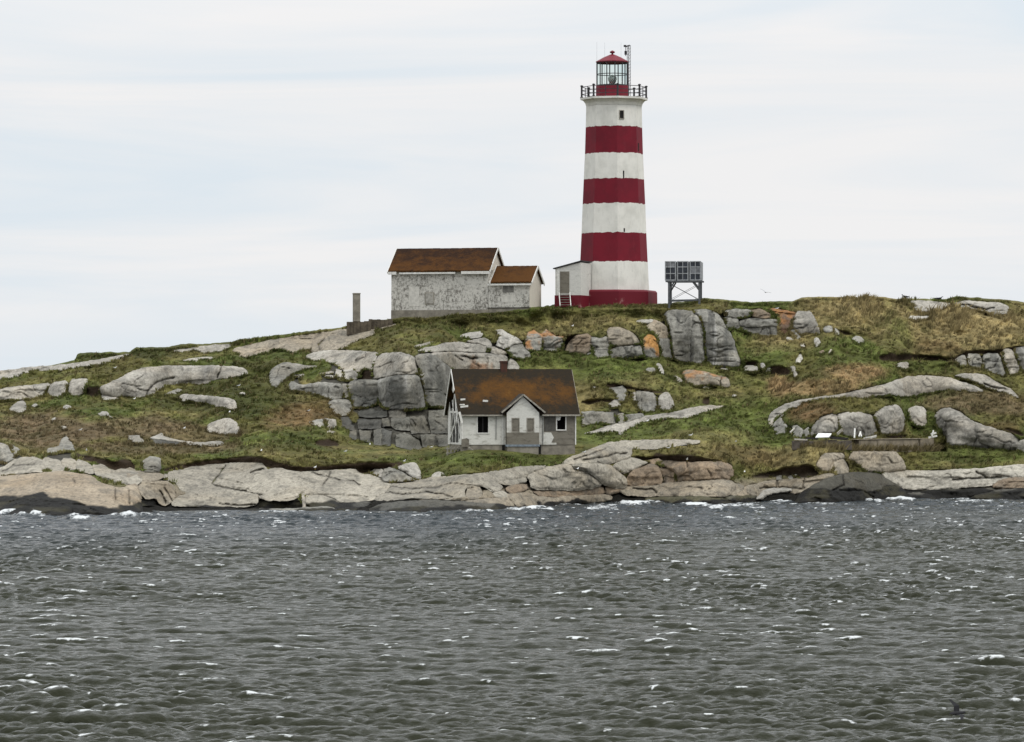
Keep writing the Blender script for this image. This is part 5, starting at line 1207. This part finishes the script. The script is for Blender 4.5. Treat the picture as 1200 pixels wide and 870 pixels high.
gable_roof(xl - .25, xrr + .28, dm_, ze + .08, zr_ - .05, .33, .13, 'roof', moss_roof, up, jag=.05)
fas = MB(); hd = dm_ / 2; sl = (zr_ - ze) / hd
fas.box(xl - .25, xl + .6, -.37, -.335, ze - .40, ze - .12).box(xl + .9, xrr - 3.2, -.37, -.335, ze - .36, ze - .2).box(xrr - 2.6, xrr + .28, -.37, -.335, ze - .40, ze - .12)
for xe_ in (xl - .29, xrr + .29):
    for sgn in (1, -1): fas.plank((xe_, hd - sgn * (hd + .36), ze - sl * .36 + .06), (xe_, hd, zr_ + .02), .22, .06, up=(0, 0, 1))
fas.build('fascia', white_trim, up)
bw = MB(); xw_ = (503 - 515) * SU
bw.box(xw_ - .47, xw_ + .47, -.05, .02, zu(357), zu(342.5))
wo = bw.build('window', grey_plank, up); MB().box(xw_ - .36, xw_ + .36, -.07, -.051, zu(355.6), zu(344)).build('shutter', simple('shutter_grey', (.33, .315, .28), .85, .25, 4), wo)
MB().box((484 - 515) * SU - .5, (484 - 515) * SU + .55, -.016, .02, zu(359), zu(336)).build('patch', simple('plaster_patch', (.55, .53, .48), .9, .15, 3), up)
# annex
zae, zar, zaf = zu(331), zu(312.4), zu(361)
an = empty('annex', (xrr, 0, 0)); an.parent = up
MB().prism([(0, zaf), (ADp, zaf), (ADp, zae), (ADp / 2, zar - .14), (0, zae)], 'x', .045, AW - .2).build('wall', peel, an)
MB().prism([(.02, zaf), (ADp - .02, zaf), (ADp - .02, zae), (ADp / 2, zar - .16), (.02, zae)], 'x', AW - .195, AW - .12).build('end_wall', cream_wall, an)
gable_roof(.33, AW + .1, ADp, zae + .07, zar - .05, .3, .12, 'roof', moss_roof, an, jag=.04)
fa = MB(); hda = ADp / 2; sla = (zar - zae) / hda
fa.box(.05, AW + .1, -.345, -.305, zae - .36, zae - .2)
for sgn in (1, -1): fa.plank((AW + .13, hda - sgn * (hda + .33), zae - sla * .33 + .05), (AW + .13, hda, zar), .24, .06)
fa.plank((.30, -.40, zae - .22), (.30, hda, zar + .06), .2, .06)
fa.build('fascia', white_trim, an)
MB().box(1.35, 2.75, -.014, .02, zu(355), zu(346)).build('patch', bpy.data.materials['plaster_patch'], an)
MB().box(1.5, 2.6, -.012, .02, zu(343.5), zu(336)).build('stain', simple('dark_plaster', (.16, .155, .14), .9, .3, 2), an)  # darker patch on the annex wall

# free standing pillar and the low ruined walls beside the building
pb = at(417.8, 379, 397.5); SP = 397.5 / F
zp = lambda py: CAM_H - (py - HY) * 397.5 / F - pb.z
pil = MB(); pil.box(-.34, .34, -.34, .34, -.3, zp(345.2)); pil.box(-.37, .37, -.37, .37, zp(345.2), zp(343.6))
tag(pil.build('concrete_pillar', concrete, None, pb, R(8), bevel=.03), 'free standing grey concrete pillar on the skyline, left of the long building', 'pillar')
rw = MB(); 
for k in range(7): rw.box(-1.05 + k * .335, -1.05 + k * .335 + .33, -.3, .35, -.9, .42 + random.uniform(-.05, .05))
p_ = at(419, 382, 397.2); tag(rw.build('ruined_wall', simple('dark_ruin', (.085, .07, .05), .95, .4, 2), None, p_, 0, bevel=.03), 'low ruined dark wall at the foot of the concrete pillar', 'wall')
rw = MB()
for k in range(6): rw.box(-1.15 + k * .385, -1.15 + k * .385 + .38, -.3, .35, -1.0, .42 + random.uniform(-.06, .05))
p_ = at(446, 379.5, 398); tag(rw.build('ruined_wall', bpy.data.materials['dark_ruin'], None, p_, 0, bevel=.03), 'low ruined dark wall between the concrete pillar and the long building', 'wall')

# ---------------------------------------------------------------- the abandoned cottage by the shore
SC = COT_Y / F
cb = at(608, 532.5, COT_Y)
ct = tag(empty('cottage', cb, COT_A), 'abandoned small white cottage with orange lichen on its black roof, near the shore', 'cottage')
zc = lambda py: CAM_H - (py - HY) * COT_Y / F - cb.z
W_, D_ = 9.95, 6.7
hx = W_ / 2
ZF, ZE = zc(521.3), zc(482.6) - .02
ZR = CAM_H + (HY - 433.6) * (COT_Y + 3.4) / F - cb.z
lx = lambda p: (p - 608) * SC / math.cos(COT_A)
fnd = MB(); fnd.box(-hx + .06, hx - .06, .06, D_ - .06, -1.0, ZF); fo = fnd.build('foundation', concrete, ct)
MB().box(lx(588.5), lx(591.5), -.02, .05, -.2, ZF).box(lx(630.8), lx(634), -.02, .05, -.2, ZF).build('gap_darkness', dark_in, fo)  # flat near-black strips painting the darkness of gaps beside the porch
def wall_with_holes(x0, x1, z0, z1, holes, y0, y1, mi=0):
    m_ = MB(); xs = sorted({x0, x1, *[h[0] for h in holes], *[h[1] for h in holes]}); zs = sorted({z0, z1, *[h[2] for h in holes], *[h[3] for h in holes]})
    for i in range(len(xs) - 1):
        for j in range(len(zs) - 1):
            mx_, mz_ = (xs[i] + xs[i + 1]) / 2, (zs[j] + zs[j + 1]) / 2
            if not any(h[0] < mx_ < h[1] and h[2] < mz_ < h[3] for h in holes): m_.box(xs[i], xs[i + 1], y0, y1, zs[j], zs[j + 1], mi)
    return m_
wl_ = (lx(559.8), lx(572.2), zc(507.2), zc(488.2)); wr_ = (lx(652.8), lx(662.6), zc(503.6), zc(488.2))
pL, pR = lx(592.6), lx(630.4)
xm = lx(637)
wall_with_holes(-hx, pL, ZF, ZE, [wl_], 0, .14).build('front_wall', white_wood, ct)
bw_ = wall_with_holes(pR, hx, ZF, ZE, [wr_], .012, .14).build('front_wall', old_wood, ct); bw_['label'] = 'bare grey front wall stripped of its paint'
# what is left of the white cladding on the right half
cl = MB(); cl.box(pR, lx(637), -.03, .01, ZF, ZE - .02).box(lx(637.02), lx(675), -.03, .01, zc(486.3), ZE - .02).box(lx(637.02), lx(646), -.028, .01, ZF, zc(507)).box(lx(646.02), lx(652), -.026, .01, ZF, zc(519)).prism([(lx(646.02), zc(519)), (lx(649), zc(513)), (lx(646.02), zc(507.5))], 'y', -.026, .01)
cl.build('cladding', white_wood, ct)
dp = simple('tar_paper', (.085, .08, .07), .9, .3, 3); MB().box(lx(638), lx(650.5), -.012, .011, zc(505.5), zc(487.6)).build('tar_paper', dp, ct)
MB().box(-hx, hx, D_ - .14, D_, ZF, ZE).build('rear_wall', white_wood, ct)
MB().prism([(.141, ZF), (D_ - .141, ZF), (D_ - .141, ZE), (D_ / 2, ZR - .15), (.141, ZE)], 'x', hx - .14, hx).build('end_wall', old_wood, ct)
MB().box(-hx + 1.3, hx - .2, .9, 1.0, ZF, ZE - .02).box(-hx + 1.3, -hx + 1.4, 1.0, D_ - .2, ZF, ZE).prism([(.3, ZE + .003), (D_ - .3, ZE + .003), (D_ / 2, ZR - .35)], 'x', -hx + 1.3, -hx + 1.4).build('inner_wall', dark_in, ct)  # added partition, coloured near-black so the room stays dark behind the openings
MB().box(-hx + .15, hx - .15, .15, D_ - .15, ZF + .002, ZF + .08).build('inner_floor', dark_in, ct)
# torn open left gable end: studs, braces and a few boards hanging on
gb = MB()
for k in range(5):
    y_ = .08 + k * (D_ - .16) / 4; top = ZE + (ZR - ZE) * (1 - abs(y_ - D_ / 2) / (D_ / 2)) - .2
    if k == 3: top *= .75
    gb.box(-hx + .02, -hx + .11, y_ - .05, y_ + .05, ZF, top)
gb.plank((-hx + .0, .1, ZF + .1), (-hx + .0, 3.2, ZE + 1.6), .16, .06).plank((-hx - .02, 5.8, ZF + .2), (-hx - .02, 3.4, ZE + 1.5), .14, .06).plank((-hx - .03, 1.2, ZE), (-hx - .25, 4.6, ZF + .4), .15, .05).plank((-hx - .03, 4.5, ZE + 1), (-hx - .1, 2.2, ZF + .9), .13, .05)
gb.box(-hx - .01, -hx + .02, .16, D_ - .16, ZE - .1, ZE + .08).box(-hx + .02, -hx + .12, .1, D_ - .1, ZF, ZF + .16)
gb.build('gable_frame', white_trim, ct)
gw = MB()
gw.prism([(5.4, ZF), (6.68, ZF), (6.68, ZE), (5.9, ZE + .85), (5.2, ZE - .6), (5.55, ZF + 1.0)], 'x', -hx - .045, -hx - .012)
gw.prism([(2.6, ZE + 1.7), (D_ / 2, ZR - .18), (4.6, ZE + 1.9), (4.0, ZE + 1.6), (3.4, ZE + 1.95)], 'x', -hx - .045, -hx - .012)
gw.box(-hx - .05, -hx - .012, -.02, .34, ZF, ZE - .05).prism([(.34, ZF), (1.3, ZF), (.9, ZF + .5), (.5, ZF + .55), (.34, ZF + 1.2)], 'x', -hx - .045, -hx - .012)
gw.build('gable_boards', white_trim, ct)
t = NT('lichen_roof'); X = t.xyz(); n = t.noise(.8, 7, .7); n2 = t.noise(4.5, 6, .72)
band_ = t.math('SUBTRACT', 1.0, t.math('ABSOLUTE', t.math('DIVIDE', t.math('SUBTRACT', X[2], (ZE * .52 + ZR * .48)), (ZR - ZE) * .46)))
side_ = t.math('SUBTRACT', 1.0, t.math('ABSOLUTE', t.math('DIVIDE', t.math('SUBTRACT', X[0], .4), 5.6)))
v = t.math('ADD', t.math('ADD', t.math('MULTIPLY', t.math('MINIMUM', band_, .75), .55), t.math('MULTIPLY', t.math('MINIMUM', side_, .6), .45)), t.math('ADD', t.math('MULTIPLY', t.math('SUBTRACT', n, .5), 1.4), t.math('MULTIPLY', t.math('SUBTRACT', n2, .5), 1.1)))
c = t.mix(t.ramp(v, .22, .82), (.026, .021, .015), (.104, .048, .013)); c = t.mix(t.ramp(n2, .44, .70, 0, .65), c, (.036, .026, .014)); c = t.mix(t.math('MULTIPLY', t.ramp(n2, .44, .30, 0, .6), t.ramp(v, .35, .8)), c, (.21, .115, .025))
t.set(c, .95, .1); t.bump(t.math('ADD', n2, t.math('MULTIPLY', t.math('FRACT', t.math('DIVIDE', X[2], .24)), .6)), .6, .06); lich = t.m
rf_ = gable_roof(-hx - .32, hx + .28, D_, ZE + .06, ZR - .04, .36, .11, 'roof', lich, ct, jag=.02)
hd = D_ / 2; sl = (ZR - ZE) / hd
def part(name, mat, parent, f): m_ = MB(); f(m_); return m_.build(name, mat, parent)
part('fascia', grey_plank, ct, lambda m: m.box(-hx - .1, pL - .3, -.40, -.365, ZE - .36, ZE - .24))
part('fascia', grey_plank, ct, lambda m: m.box(pR + .3, hx + .28, -.40, -.365, ZE - .36, ZE - .22))
for sgn in (1, -1): part('barge_board', grey_plank, ct, lambda m: m.plank((hx + .30, hd - sgn * (hd + .36), ZE - sl * .36 + .05), (hx + .30, hd - sgn * .02, ZR - .02 * sl), .10, .03))
part('barge_board', white_trim, ct, lambda m: m.plank((-hx - .35, hd - .02, ZR), (-hx - .35, hd - 1.7, ZR - 1.7 * sl), .2, .05))
part('barge_board', white_trim, ct, lambda m: m.plank((-hx - .35, hd + .2, ZR - .2 * sl), (-hx - .35, D_ + .3, ZE - sl * .3), .18, .05))
part('loose_board', white_trim, ct, lambda m: m.plank((-hx - .30, 1.5, ZE + 1.45), (-hx - .42, -.25, ZE - 1.0), .16, .05))
chx = lx(598.3)
chm = MB(); chm.box(chx - .27, chx + .27, hd - .25, hd + .29, ZR - .5, ZR + .62).box(chx - .31, chx + .31, hd - .29, hd + .33, ZR + .62, ZR + .76)
t = NT('chimney_brick'); n = t.noise(3, 5, .6); t.set(t.mix(t.ramp(n, .3, .7), (.085, .036, .024), (.05, .03, .024)), .9, .2); chm.build('chimney', t.m, rf_)
# gabled front porch
pw = 1.75; pcx = (pL + pR) / 2; PZ = zc(464.5) + .1; PE = zc(482.5)
pd = .55
th1, th2 = (lx(598), lx(607.6), zc(506.8), zc(489.8)), (lx(615.6), lx(624.8), zc(506.8), zc(489.8))
po = empty('porch', (0, 0, 0)); po.parent = ct
pf = wall_with_holes(pL, pR, zc(507), PE - .1, [th1, th2], -pd, -pd + .1)
pf.prism([(pL, PE - .1), (pR, PE - .1), (pcx, PZ - .12)], 'y', -pd, -pd + .1)
pf.build('front_wall', white_wood, po)
MB().box(pL, pR, -pd - .012, -pd + .1, ZF + .02, zc(507.02)).box(pL, pL + .1, -pd + .101, -.005, ZF + .02, PE - .12).box(pR - .1, pR, -pd + .101, -.005, ZF + .02, PE - .12).build('lower_wall', old_wood, po)
MB().box(pL - .06, pR + .06, -pd - .05, -.006, ZF - .16, ZF + .018).build('sill', simple('faded_blue_paint', (.17, .20, .23), .8, .3, 4), po)
MB().box(pL + .05, pR - .05, -pd + .02, .05, -.8, ZF - .161).build('base', concrete, po)
for h in (th1, th2): 
    wo = wall_with_holes(h[0], h[1], h[2], h[3], [(h[0] + .07, h[1] - .07, h[2] + .07, h[3] - .07)], -pd - .02, -pd + .06).build('window', grey_plank, po)
    MB().box(h[0] + .07, h[1] - .07, -pd + .04, -pd + .075, h[2] + .07, h[3] - .07).build('shutter', old_wood, wo)
pro = MB(); sl2 = (PZ - PE) / pw
for sgn in (1, -1):
    m0 = [(pcx + sgn * (pw + .12), PE - sl2 * .12), (pcx, PZ), (pcx, PZ + .11), (pcx + sgn * (pw + .12), PE - sl2 * .12 + .11)]
    pro.prism(m0, 'y', -pd - .22, 1.7)
pro.build('roof', simple('dark_shingle', (.032, .027, .021), .95, .35, 4), po)
pfa = MB()
for sgn in (1, -1): pfa.plank((pcx + sgn * (pw + .14), -pd - .25, PE - sl2 * .14 + .02), (pcx, -pd - .25, PZ + .02), .13, .05)
pfa.build('fascia', grey_plank, po)
# windows, pipes and loose bits
for h, nm in ((wl_, 'l'), (wr_, 'r')):
    e_ = .09
    wo = wall_with_holes(h[0] - e_, h[1] + e_, h[2] - e_, h[3] + e_, [h], -.055, -.002).build('window', white_trim, ct)
    if nm == 'r': MB().prism([(h[0], h[3]), (h[0] + .34, h[3]), (h[0] + .28, h[3] - .3), (h[0] + .12, h[3] - .36), (h[0], h[3] - .28)], 'y', -.02, .0).build('torn_curtain', white_trim, wo)
    else: MB().box((h[0] + h[1]) / 2 - .02, (h[0] + h[1]) / 2 + .02, .02, .05, h[2], h[3]).build('glazing_bar', iron, wo)
MB().bar((lx(581.4), -.07, zc(515)), (lx(581.4), -.07, zc(484.5)), .045, 6).build('drainpipe', simple('pipe_grey', (.3, .3, .28), .7, .2, 4), ct)
MB().bar((lx(636.2), -.09, ZF), (lx(636.2), -.09, zc(483.5)), .05, 6).build('drainpipe', bpy.data.materials['pipe_grey'], ct)
MB().box(-hx + .0, -hx + .12, -.05, -.003, ZF, ZE - .03).box(pL - .32, pL - .2, -.045, -.003, ZF, ZE - .03).box(hx - .08, hx + .015, -.045, .0, ZF, ZE - .03).build('corner_board', white_trim, ct)
for (xa, ya, xb, yb, w_) in ((538.5, 477, 547.5, 476, .16), (537.5, 474.5, 543.5, 474.2, .10), (540, 468.5, 545.5, 468, .14), (537, 483, 540.5, 496, .2), (566, 469.8, 572, 470.2, .16)):
    off = -.5 if ya > 473 else .1
    part('loose_board', white_trim, ct, lambda m: m.plank((lx(xa), off - .1, zc(ya)), (lx(xb), off, zc(yb)), w_, .05))
MB().box(lx(541), lx(549.5), -.10, -.04, zc(524), zc(515)).prism([(lx(541), zc(515)), (lx(547), zc(513.5)), (lx(549.5), zc(519)), (lx(549), zc(515))], 'y', -.10, -.04).build('hanging_panel', old_wood, ct)
fb = MB()
for xa in (525.5, 529.5, 533.5): fb.box(lx(xa) + .1, lx(xa) + .3, -.06 + (538 - xa) * .09, .1 + (538 - xa) * .09, -.4, ZF)
# a fallen rail leaning against the foundation
p0 = at(549, 524.5, COT_Y - 1.05); p1 = at(560.5, 533.2, COT_Y - 1.9)
rail = MB().plank(Vector((0, 0, 0)), p1 - p0, .13, .06).build('fallen_board', grey_plank, None, p0)
tag(rail, 'pale board fallen against the left front of the cottage foundation', 'board')
cr = MB(); 
for k in range(4): cr.box(-.55 + k * .3, -.42 + k * .3, -.05, .05, -.2, .72)
cr.box(-.62, .62, -.08, -.051, .1, .22).box(-.62, .62, -.08, -.051, .5, .62).box(-.6, .6, .051, .9, .55, .6)
p_ = at(531, 533.5, COT_Y + .2); tag(cr.build('broken_fence', grey_plank, None, p_, COT_A), 'broken grey slatted stand at the left corner of the cottage', 'fence')

# ---------------------------------------------------------------- old concrete wall and wreckage on the right
wy = WALL(1050); sw = wy / F; WROT = math.atan2(WALL(1102) - WALL(1000), at(1102, 529, WALL(1102)).x - at(1000, 529, WALL(1000)).x)
p_ = at(1050, 529, wy); zw = lambda py: CAM_H - (py - HY) * wy / F - p_.z
xw2 = lambda q: (q - 1050) * sw / math.cos(WROT)
wm_ = MB()
wm_.box(xw2(1000), xw2(1081), 0, .5, -.6, zw(515.2)).box(xw2(1083.5), xw2(1102.6), -.05, .5, -.6, zw(514.6)).box(xw2(1081), xw2(1083.5), .15, .5, -.6, zw(516)).box(xw2(1024), xw2(1040), -.04, .0, -.5, zw(516.2)).box(xw2(996), xw2(1086), -.1, .6, zw(515.2), zw(514.2))
pale_conc = simple('pale_concrete', (.195, .165, .12), .9, .35, .9)
tag(wm_.build('concrete_wall', pale_conc, None, p_, WROT, bevel=.03), 'low old concrete wall with a vertical slot in front of the rounded blocks', 'wall')
wy2 = float(min(Dat(q_, 521) for q_ in range(930, 1000, 5))) - .1
p2 = at(965, 521, wy2); s2 = wy2 / F
MB2 = MB(); q0 = -36.0
while q0 < 33:
    q1 = min(34.0, q0 + random.uniform(5, 13)); MB2.box(q0 * s2, q1 * s2 - .02, random.uniform(-.08, .08), 1.2, -.5, random.uniform(3.6, 5.6) * s2); q0 = q1
tag(MB2.build('concrete_wall', simple('dark_concrete', (.10, .085, .07), .9, .3, 2), None, p2, 0, bevel=.02), 'dark low concrete footing under the wreckage, left of the slotted wall', 'wall')
def debris(name, label, cat, pts_, tone, wid, thk, grp=None):
    m_ = MB(); o0 = None
    base = at(*pts_[0][:2], wy2 - .2)
    for (xa, ya, xb, yb) in pts_:
        m_.plank(at(xa, ya, wy2 - .2) - base, at(xb, yb, wy2 + .35) - base, wid, thk)
    tag(m_.build(name, tone, None, base), label, cat, grp)
sh = MB(); q = [at(955.5, 513.5, wy2 - .3), at(959, 508.8, wy2 + .6), at(974.5, 508.9, wy2 + .6), at(972, 512.8, wy2 - .2)]; b0 = q[0].copy()
sh.add([p - b0 for p in q] + [p - b0 + Vector((0, 0, .07)) for p in q], [(0, 1, 2, 3), (7, 6, 5, 4), (0, 4, 5, 1), (1, 5, 6, 2), (2, 6, 7, 3), (3, 7, 4, 0)])
tag(sh.build('metal_sheet', simple('white_sheet', (.72, .72, .70), .6, .12, 3), None, b0), 'white sheet lying on the dark footing among the wreckage', 'sheet')
debris('broken_board', 'dark charred boards beside the white sheet on the footing', 'boards', [(945, 513.5, 958, 514.6), (972, 512.6, 994, 514.2), (975, 513.8, 992, 515)], simple('charred_wood', (.03, .027, .025), .9, .3, 3), .16, .12)
debris('broken_post', 'short white upright post standing in the wreckage', 'post', [(1001.3, 513.5, 1001.8, 502.5)], white_trim, .13, .13)
debris('broken_post', 'leaning white stub right of the upright post in the wreckage', 'post', [(1006.5, 512, 1008.6, 506.3), (1009.5, 512, 1008, 507)], white_trim, .13, .1)
debris('broken_board', 'pale splintered boards lying right of the white stubs', 'boards', [(1012, 514, 1026, 511.2), (1014, 513, 1026.5, 512.4), (1020, 513.6, 1027, 510.8)], simple('pale_splinter', (.46, .44, .39), .85, .2, 3), .14, .08)
debris('broken_board', 'short tilted grey board between the white sheet and the upright post', 'boards', [(981, 509, 987, 503.6)], grey_plank, .22, .08)
debris('broken_board', 'pale offcut leaning at the left end of the dark footing', 'boards', [(931, 514.8, 946, 515.6), (926, 507, 931, 502)], bpy.data.materials['pale_splinter'], .12, .08)
wy3 = WALL(1093) - .1
m_ = MB(); b3 = at(1093, 512, wy3)
for (xa, ya, xb, yb) in ((1088, 513, 1098, 511), (1091, 509, 1097, 507.5), (1092, 512, 1094, 504.8)): m_.plank(at(xa, ya, wy3) - b3, at(xb, yb, wy3 + .4) - b3, .16, .08)
tag(m_.build('broken_board', white_trim, None, b3), 'small white scraps heaped on the right end of the slotted concrete wall', 'boards')
# ---------------------------------------------------------------- birds
def loft(path, n=10):
    """path: (x, y, z, ry, rz) along the spine; one continuous skin"""
    m_ = MB(); k = len(path); vs = []
    for i, (x, y, z, a, c) in enumerate(path):
        for j in range(n):
            t_ = 2 * math.pi * j / n; vs.append((x, y + a * math.cos(t_), z + c * math.sin(t_)))
    fs = [(i * n + j, i * n + (j + 1) % n, (i + 1) * n + (j + 1) % n, (i + 1) * n + j) for i in range(k - 1) for j in range(n)]
    fs += [tuple(range(n - 1, -1, -1)), tuple((k - 1) * n + j for j in range(n))]
    return m_.add(vs, fs)
gull_w = simple('gull_white', (.78, .78, .76), .8, .08, 8, 0); gull_g = simple('gull_grey', (.50, .51, .53), .8, .1, 8, 0); beak = simple('gull_beak', (.5, .36, .08), .6, .1, 8, 0)
bird_blk = simple('bird_black', (.014, .014, .016), .8, .2, 8, 0)
STAND = [(-.36,0,.30,.015,.012),(-.26,0,.295,.045,.03),(-.12,0,.29,.09,.075),(.03,0,.295,.105,.095),(.14,0,.32,.08,.085),(.20,0,.37,.05,.055),(.225,0,.42,.042,.045),(.25,0,.455,.045,.048),(.285,0,.462,.036,.036),(.31,0,.458,.016,.018),(.37,0,.445,.006,.008)]
def make_gull(body_m, wing_m, beak_m):
    m_ = loft(STAND, 10)
    for s_ in (-1, 1):           # folded wing along the flank
        m_.add([(.12, s_ * .085, .36), (.0, s_ * .115, .36), (-.2, s_ * .085, .335), (-.44, s_ * .02, .315), (-.22, s_ * .095, .285), (.02, s_ * .118, .275), (.0, s_ * .128, .32), (-.2, s_ * .102, .31)],
               [(0, 1, 6, 5), (1, 2, 7, 6), (2, 3, 7), (5, 6, 7, 4), (4, 7, 3)], 1)
        m_.bar((.01, s_ * .04, .0), (-.01, s_ * .045, .24), .009, 5, mi=2).box(-.01, .06, s_ * .04 - .025, s_ * .04 + .025, -.004, .008, 2)
    return m_, [body_m, wing_m, beak_m]
gm, gmats = make_gull(gull_w, gull_g, beak)
proto = None
GULLS = [(306.2,530.8,'white gull on the turf lip above the broad cream slab on the left shore'),(369.3,550.5,'white gull under the dark turf bank above the crossing joints slab'),(474,543,'white gull by the white smooth boulder left of the cottage'),(805.2,541,'white gull on the long brown block under the turf bank'),
 (135.2,433.5,'white gull on turf above the left whale backed rock'),(279.8,454.5,'white gull in dark grass right of the log shaped boulder'),(677,552,'white gull at the zigzag crack of the large whale shaped shore rock'),(684.8,532.5,'white gull on the left rise of the wrinkled pale slab'),
 (783.5,527.5,'white gull in grass above the dark turf bank, right of the wrinkled slab'),(862.3,520,'white gull in the grass level with the thin pale streak on the right bench'),(910.6,364,'white gull on the orange lichen of the rust stained rock'),(362,484,'white gull in brown grass left of the central cliff'),
 (101.5,530.5,'white gull on the brown heath by the pyramid shaped boulder'),(207,451.5,'white gull on the grass at the right foot of the left whale backed rock'),(157.5,470,'white gull at the bottom edge of the left whale backed rock'),(269,485.5,'white gull above the rounded cream boulder'),(216,504.5,'white gull in heath above the flat ledge rock'),
 (94.5,506.5,'white gull on the tufts right of the half sunk heath stone'),(405,531.8,'white gull on the bench grass at the left, below the brown hollow'),(433.5,523.5,'white gull near the foot of the pillars of the central cliff'),(505.5,526.8,'white gull at the cliff foot just left of the cottage'),
 (758.6,496,'white gull at the lower edge of the long narrow slanting slab'),(809.5,512.5,'white gull in green grass right of the long narrow slanting slab'),(872.5,555.6,'white gull on the loose stones right of the long brown block'),(671,384.5,'white gull on turf above the two orange topped rocks')]
for i, (gx_, gy_, lab) in enumerate(GULLS):
    d_ = float(Dat(gx_, gy_)) - 1.15
    p_ = at(gx_, gy_, d_)
    if proto is None: o = proto = gm.build('gull', gmats, None, p_, 0, smooth=True)
    else:
        o = proto.copy(); COL.objects.link(o); o.location = p_
    o.rotation_euler = (0, 0, random.choice([-1, 1]) * random.uniform(.4, 1.5)); o.scale = (.64,) * 3
    tag(o, lab, 'gull', 'gulls resting on the island')
km, kmats = make_gull(bird_blk, bird_blk, bird_blk)
p_ = at(1061, 352.3, float(Dat(1061, 353)) - .6)
tag(km.build('cormorant', kmats, None, p_, R(170), smooth=True), 'black bird perched upright on the right skyline', 'bird').scale = (1.15, 1.15, 1.25)
p_ = at(1100, 353.6, float(Dat(1100, 354)) - .6)
o = km.build('cormorant', kmats, None, p_, R(20), smooth=True); tag(o, 'black bird crouching on the right skyline beyond the perched one', 'bird'); o.scale = (1.5, 1.5, 1.05)
def flyer(name, loc, rz, span, lift, mat, label, cat, tilt=0.0, grp=None, sc=1.0):
    e_ = empty(name, loc, rz); e_.rotation_euler = (tilt, 0, rz); e_.scale = (sc,) * 3
    loft([(-.30,0,0,.01,.01),(-.2,0,0,.05,.02),(-.05,0,0,.07,.06),(.1,0,.0,.065,.06),(.2,0,.015,.04,.04),(.27,0,.02,.03,.03),(.32,0,.01,.008,.008)]).build('body', mat, e_, smooth=True)
    for s_ in (-1, 1):
        w_ = MB(); secs = [(0.05, .10, -.10, 0), (.45 * span, .12, -.07, lift * .75), (span, -.10, -.16, lift)]
        vs = []
        for y_, a0, a1, z_ in secs: vs += [(a0, s_ * y_, z_ + .012), (a1, s_ * y_, z_ + .008), (a1, s_ * y_, z_ - .002), (a0, s_ * y_, z_ - .012)]
        fs = [(k * 4 + j, k * 4 + (j + 1) % 4, k * 4 + 4 + (j + 1) % 4, k * 4 + 4 + j) for k in range(2) for j in range(4)] + [(3, 2, 1, 0), (8, 9, 10, 11)]
        w_.add(vs, fs).build('wing', mat, e_)
    tag(e_, label, cat, grp)
flyer('gull', at(897, 342.8, 430), R(75), .62, .16, simple('gull_back', (.26, .27, .29), .8, .1, 8, 0), 'grey gull gliding in the sky just above the crest right of the panel rack', 'gull', .35)
flyer('petrel', at(1121.5, 836, 104), R(30), .42, .16, bird_blk, 'small dark bird flying low over the water at the lower right, wing raised', 'bird', .75, sc=.85)
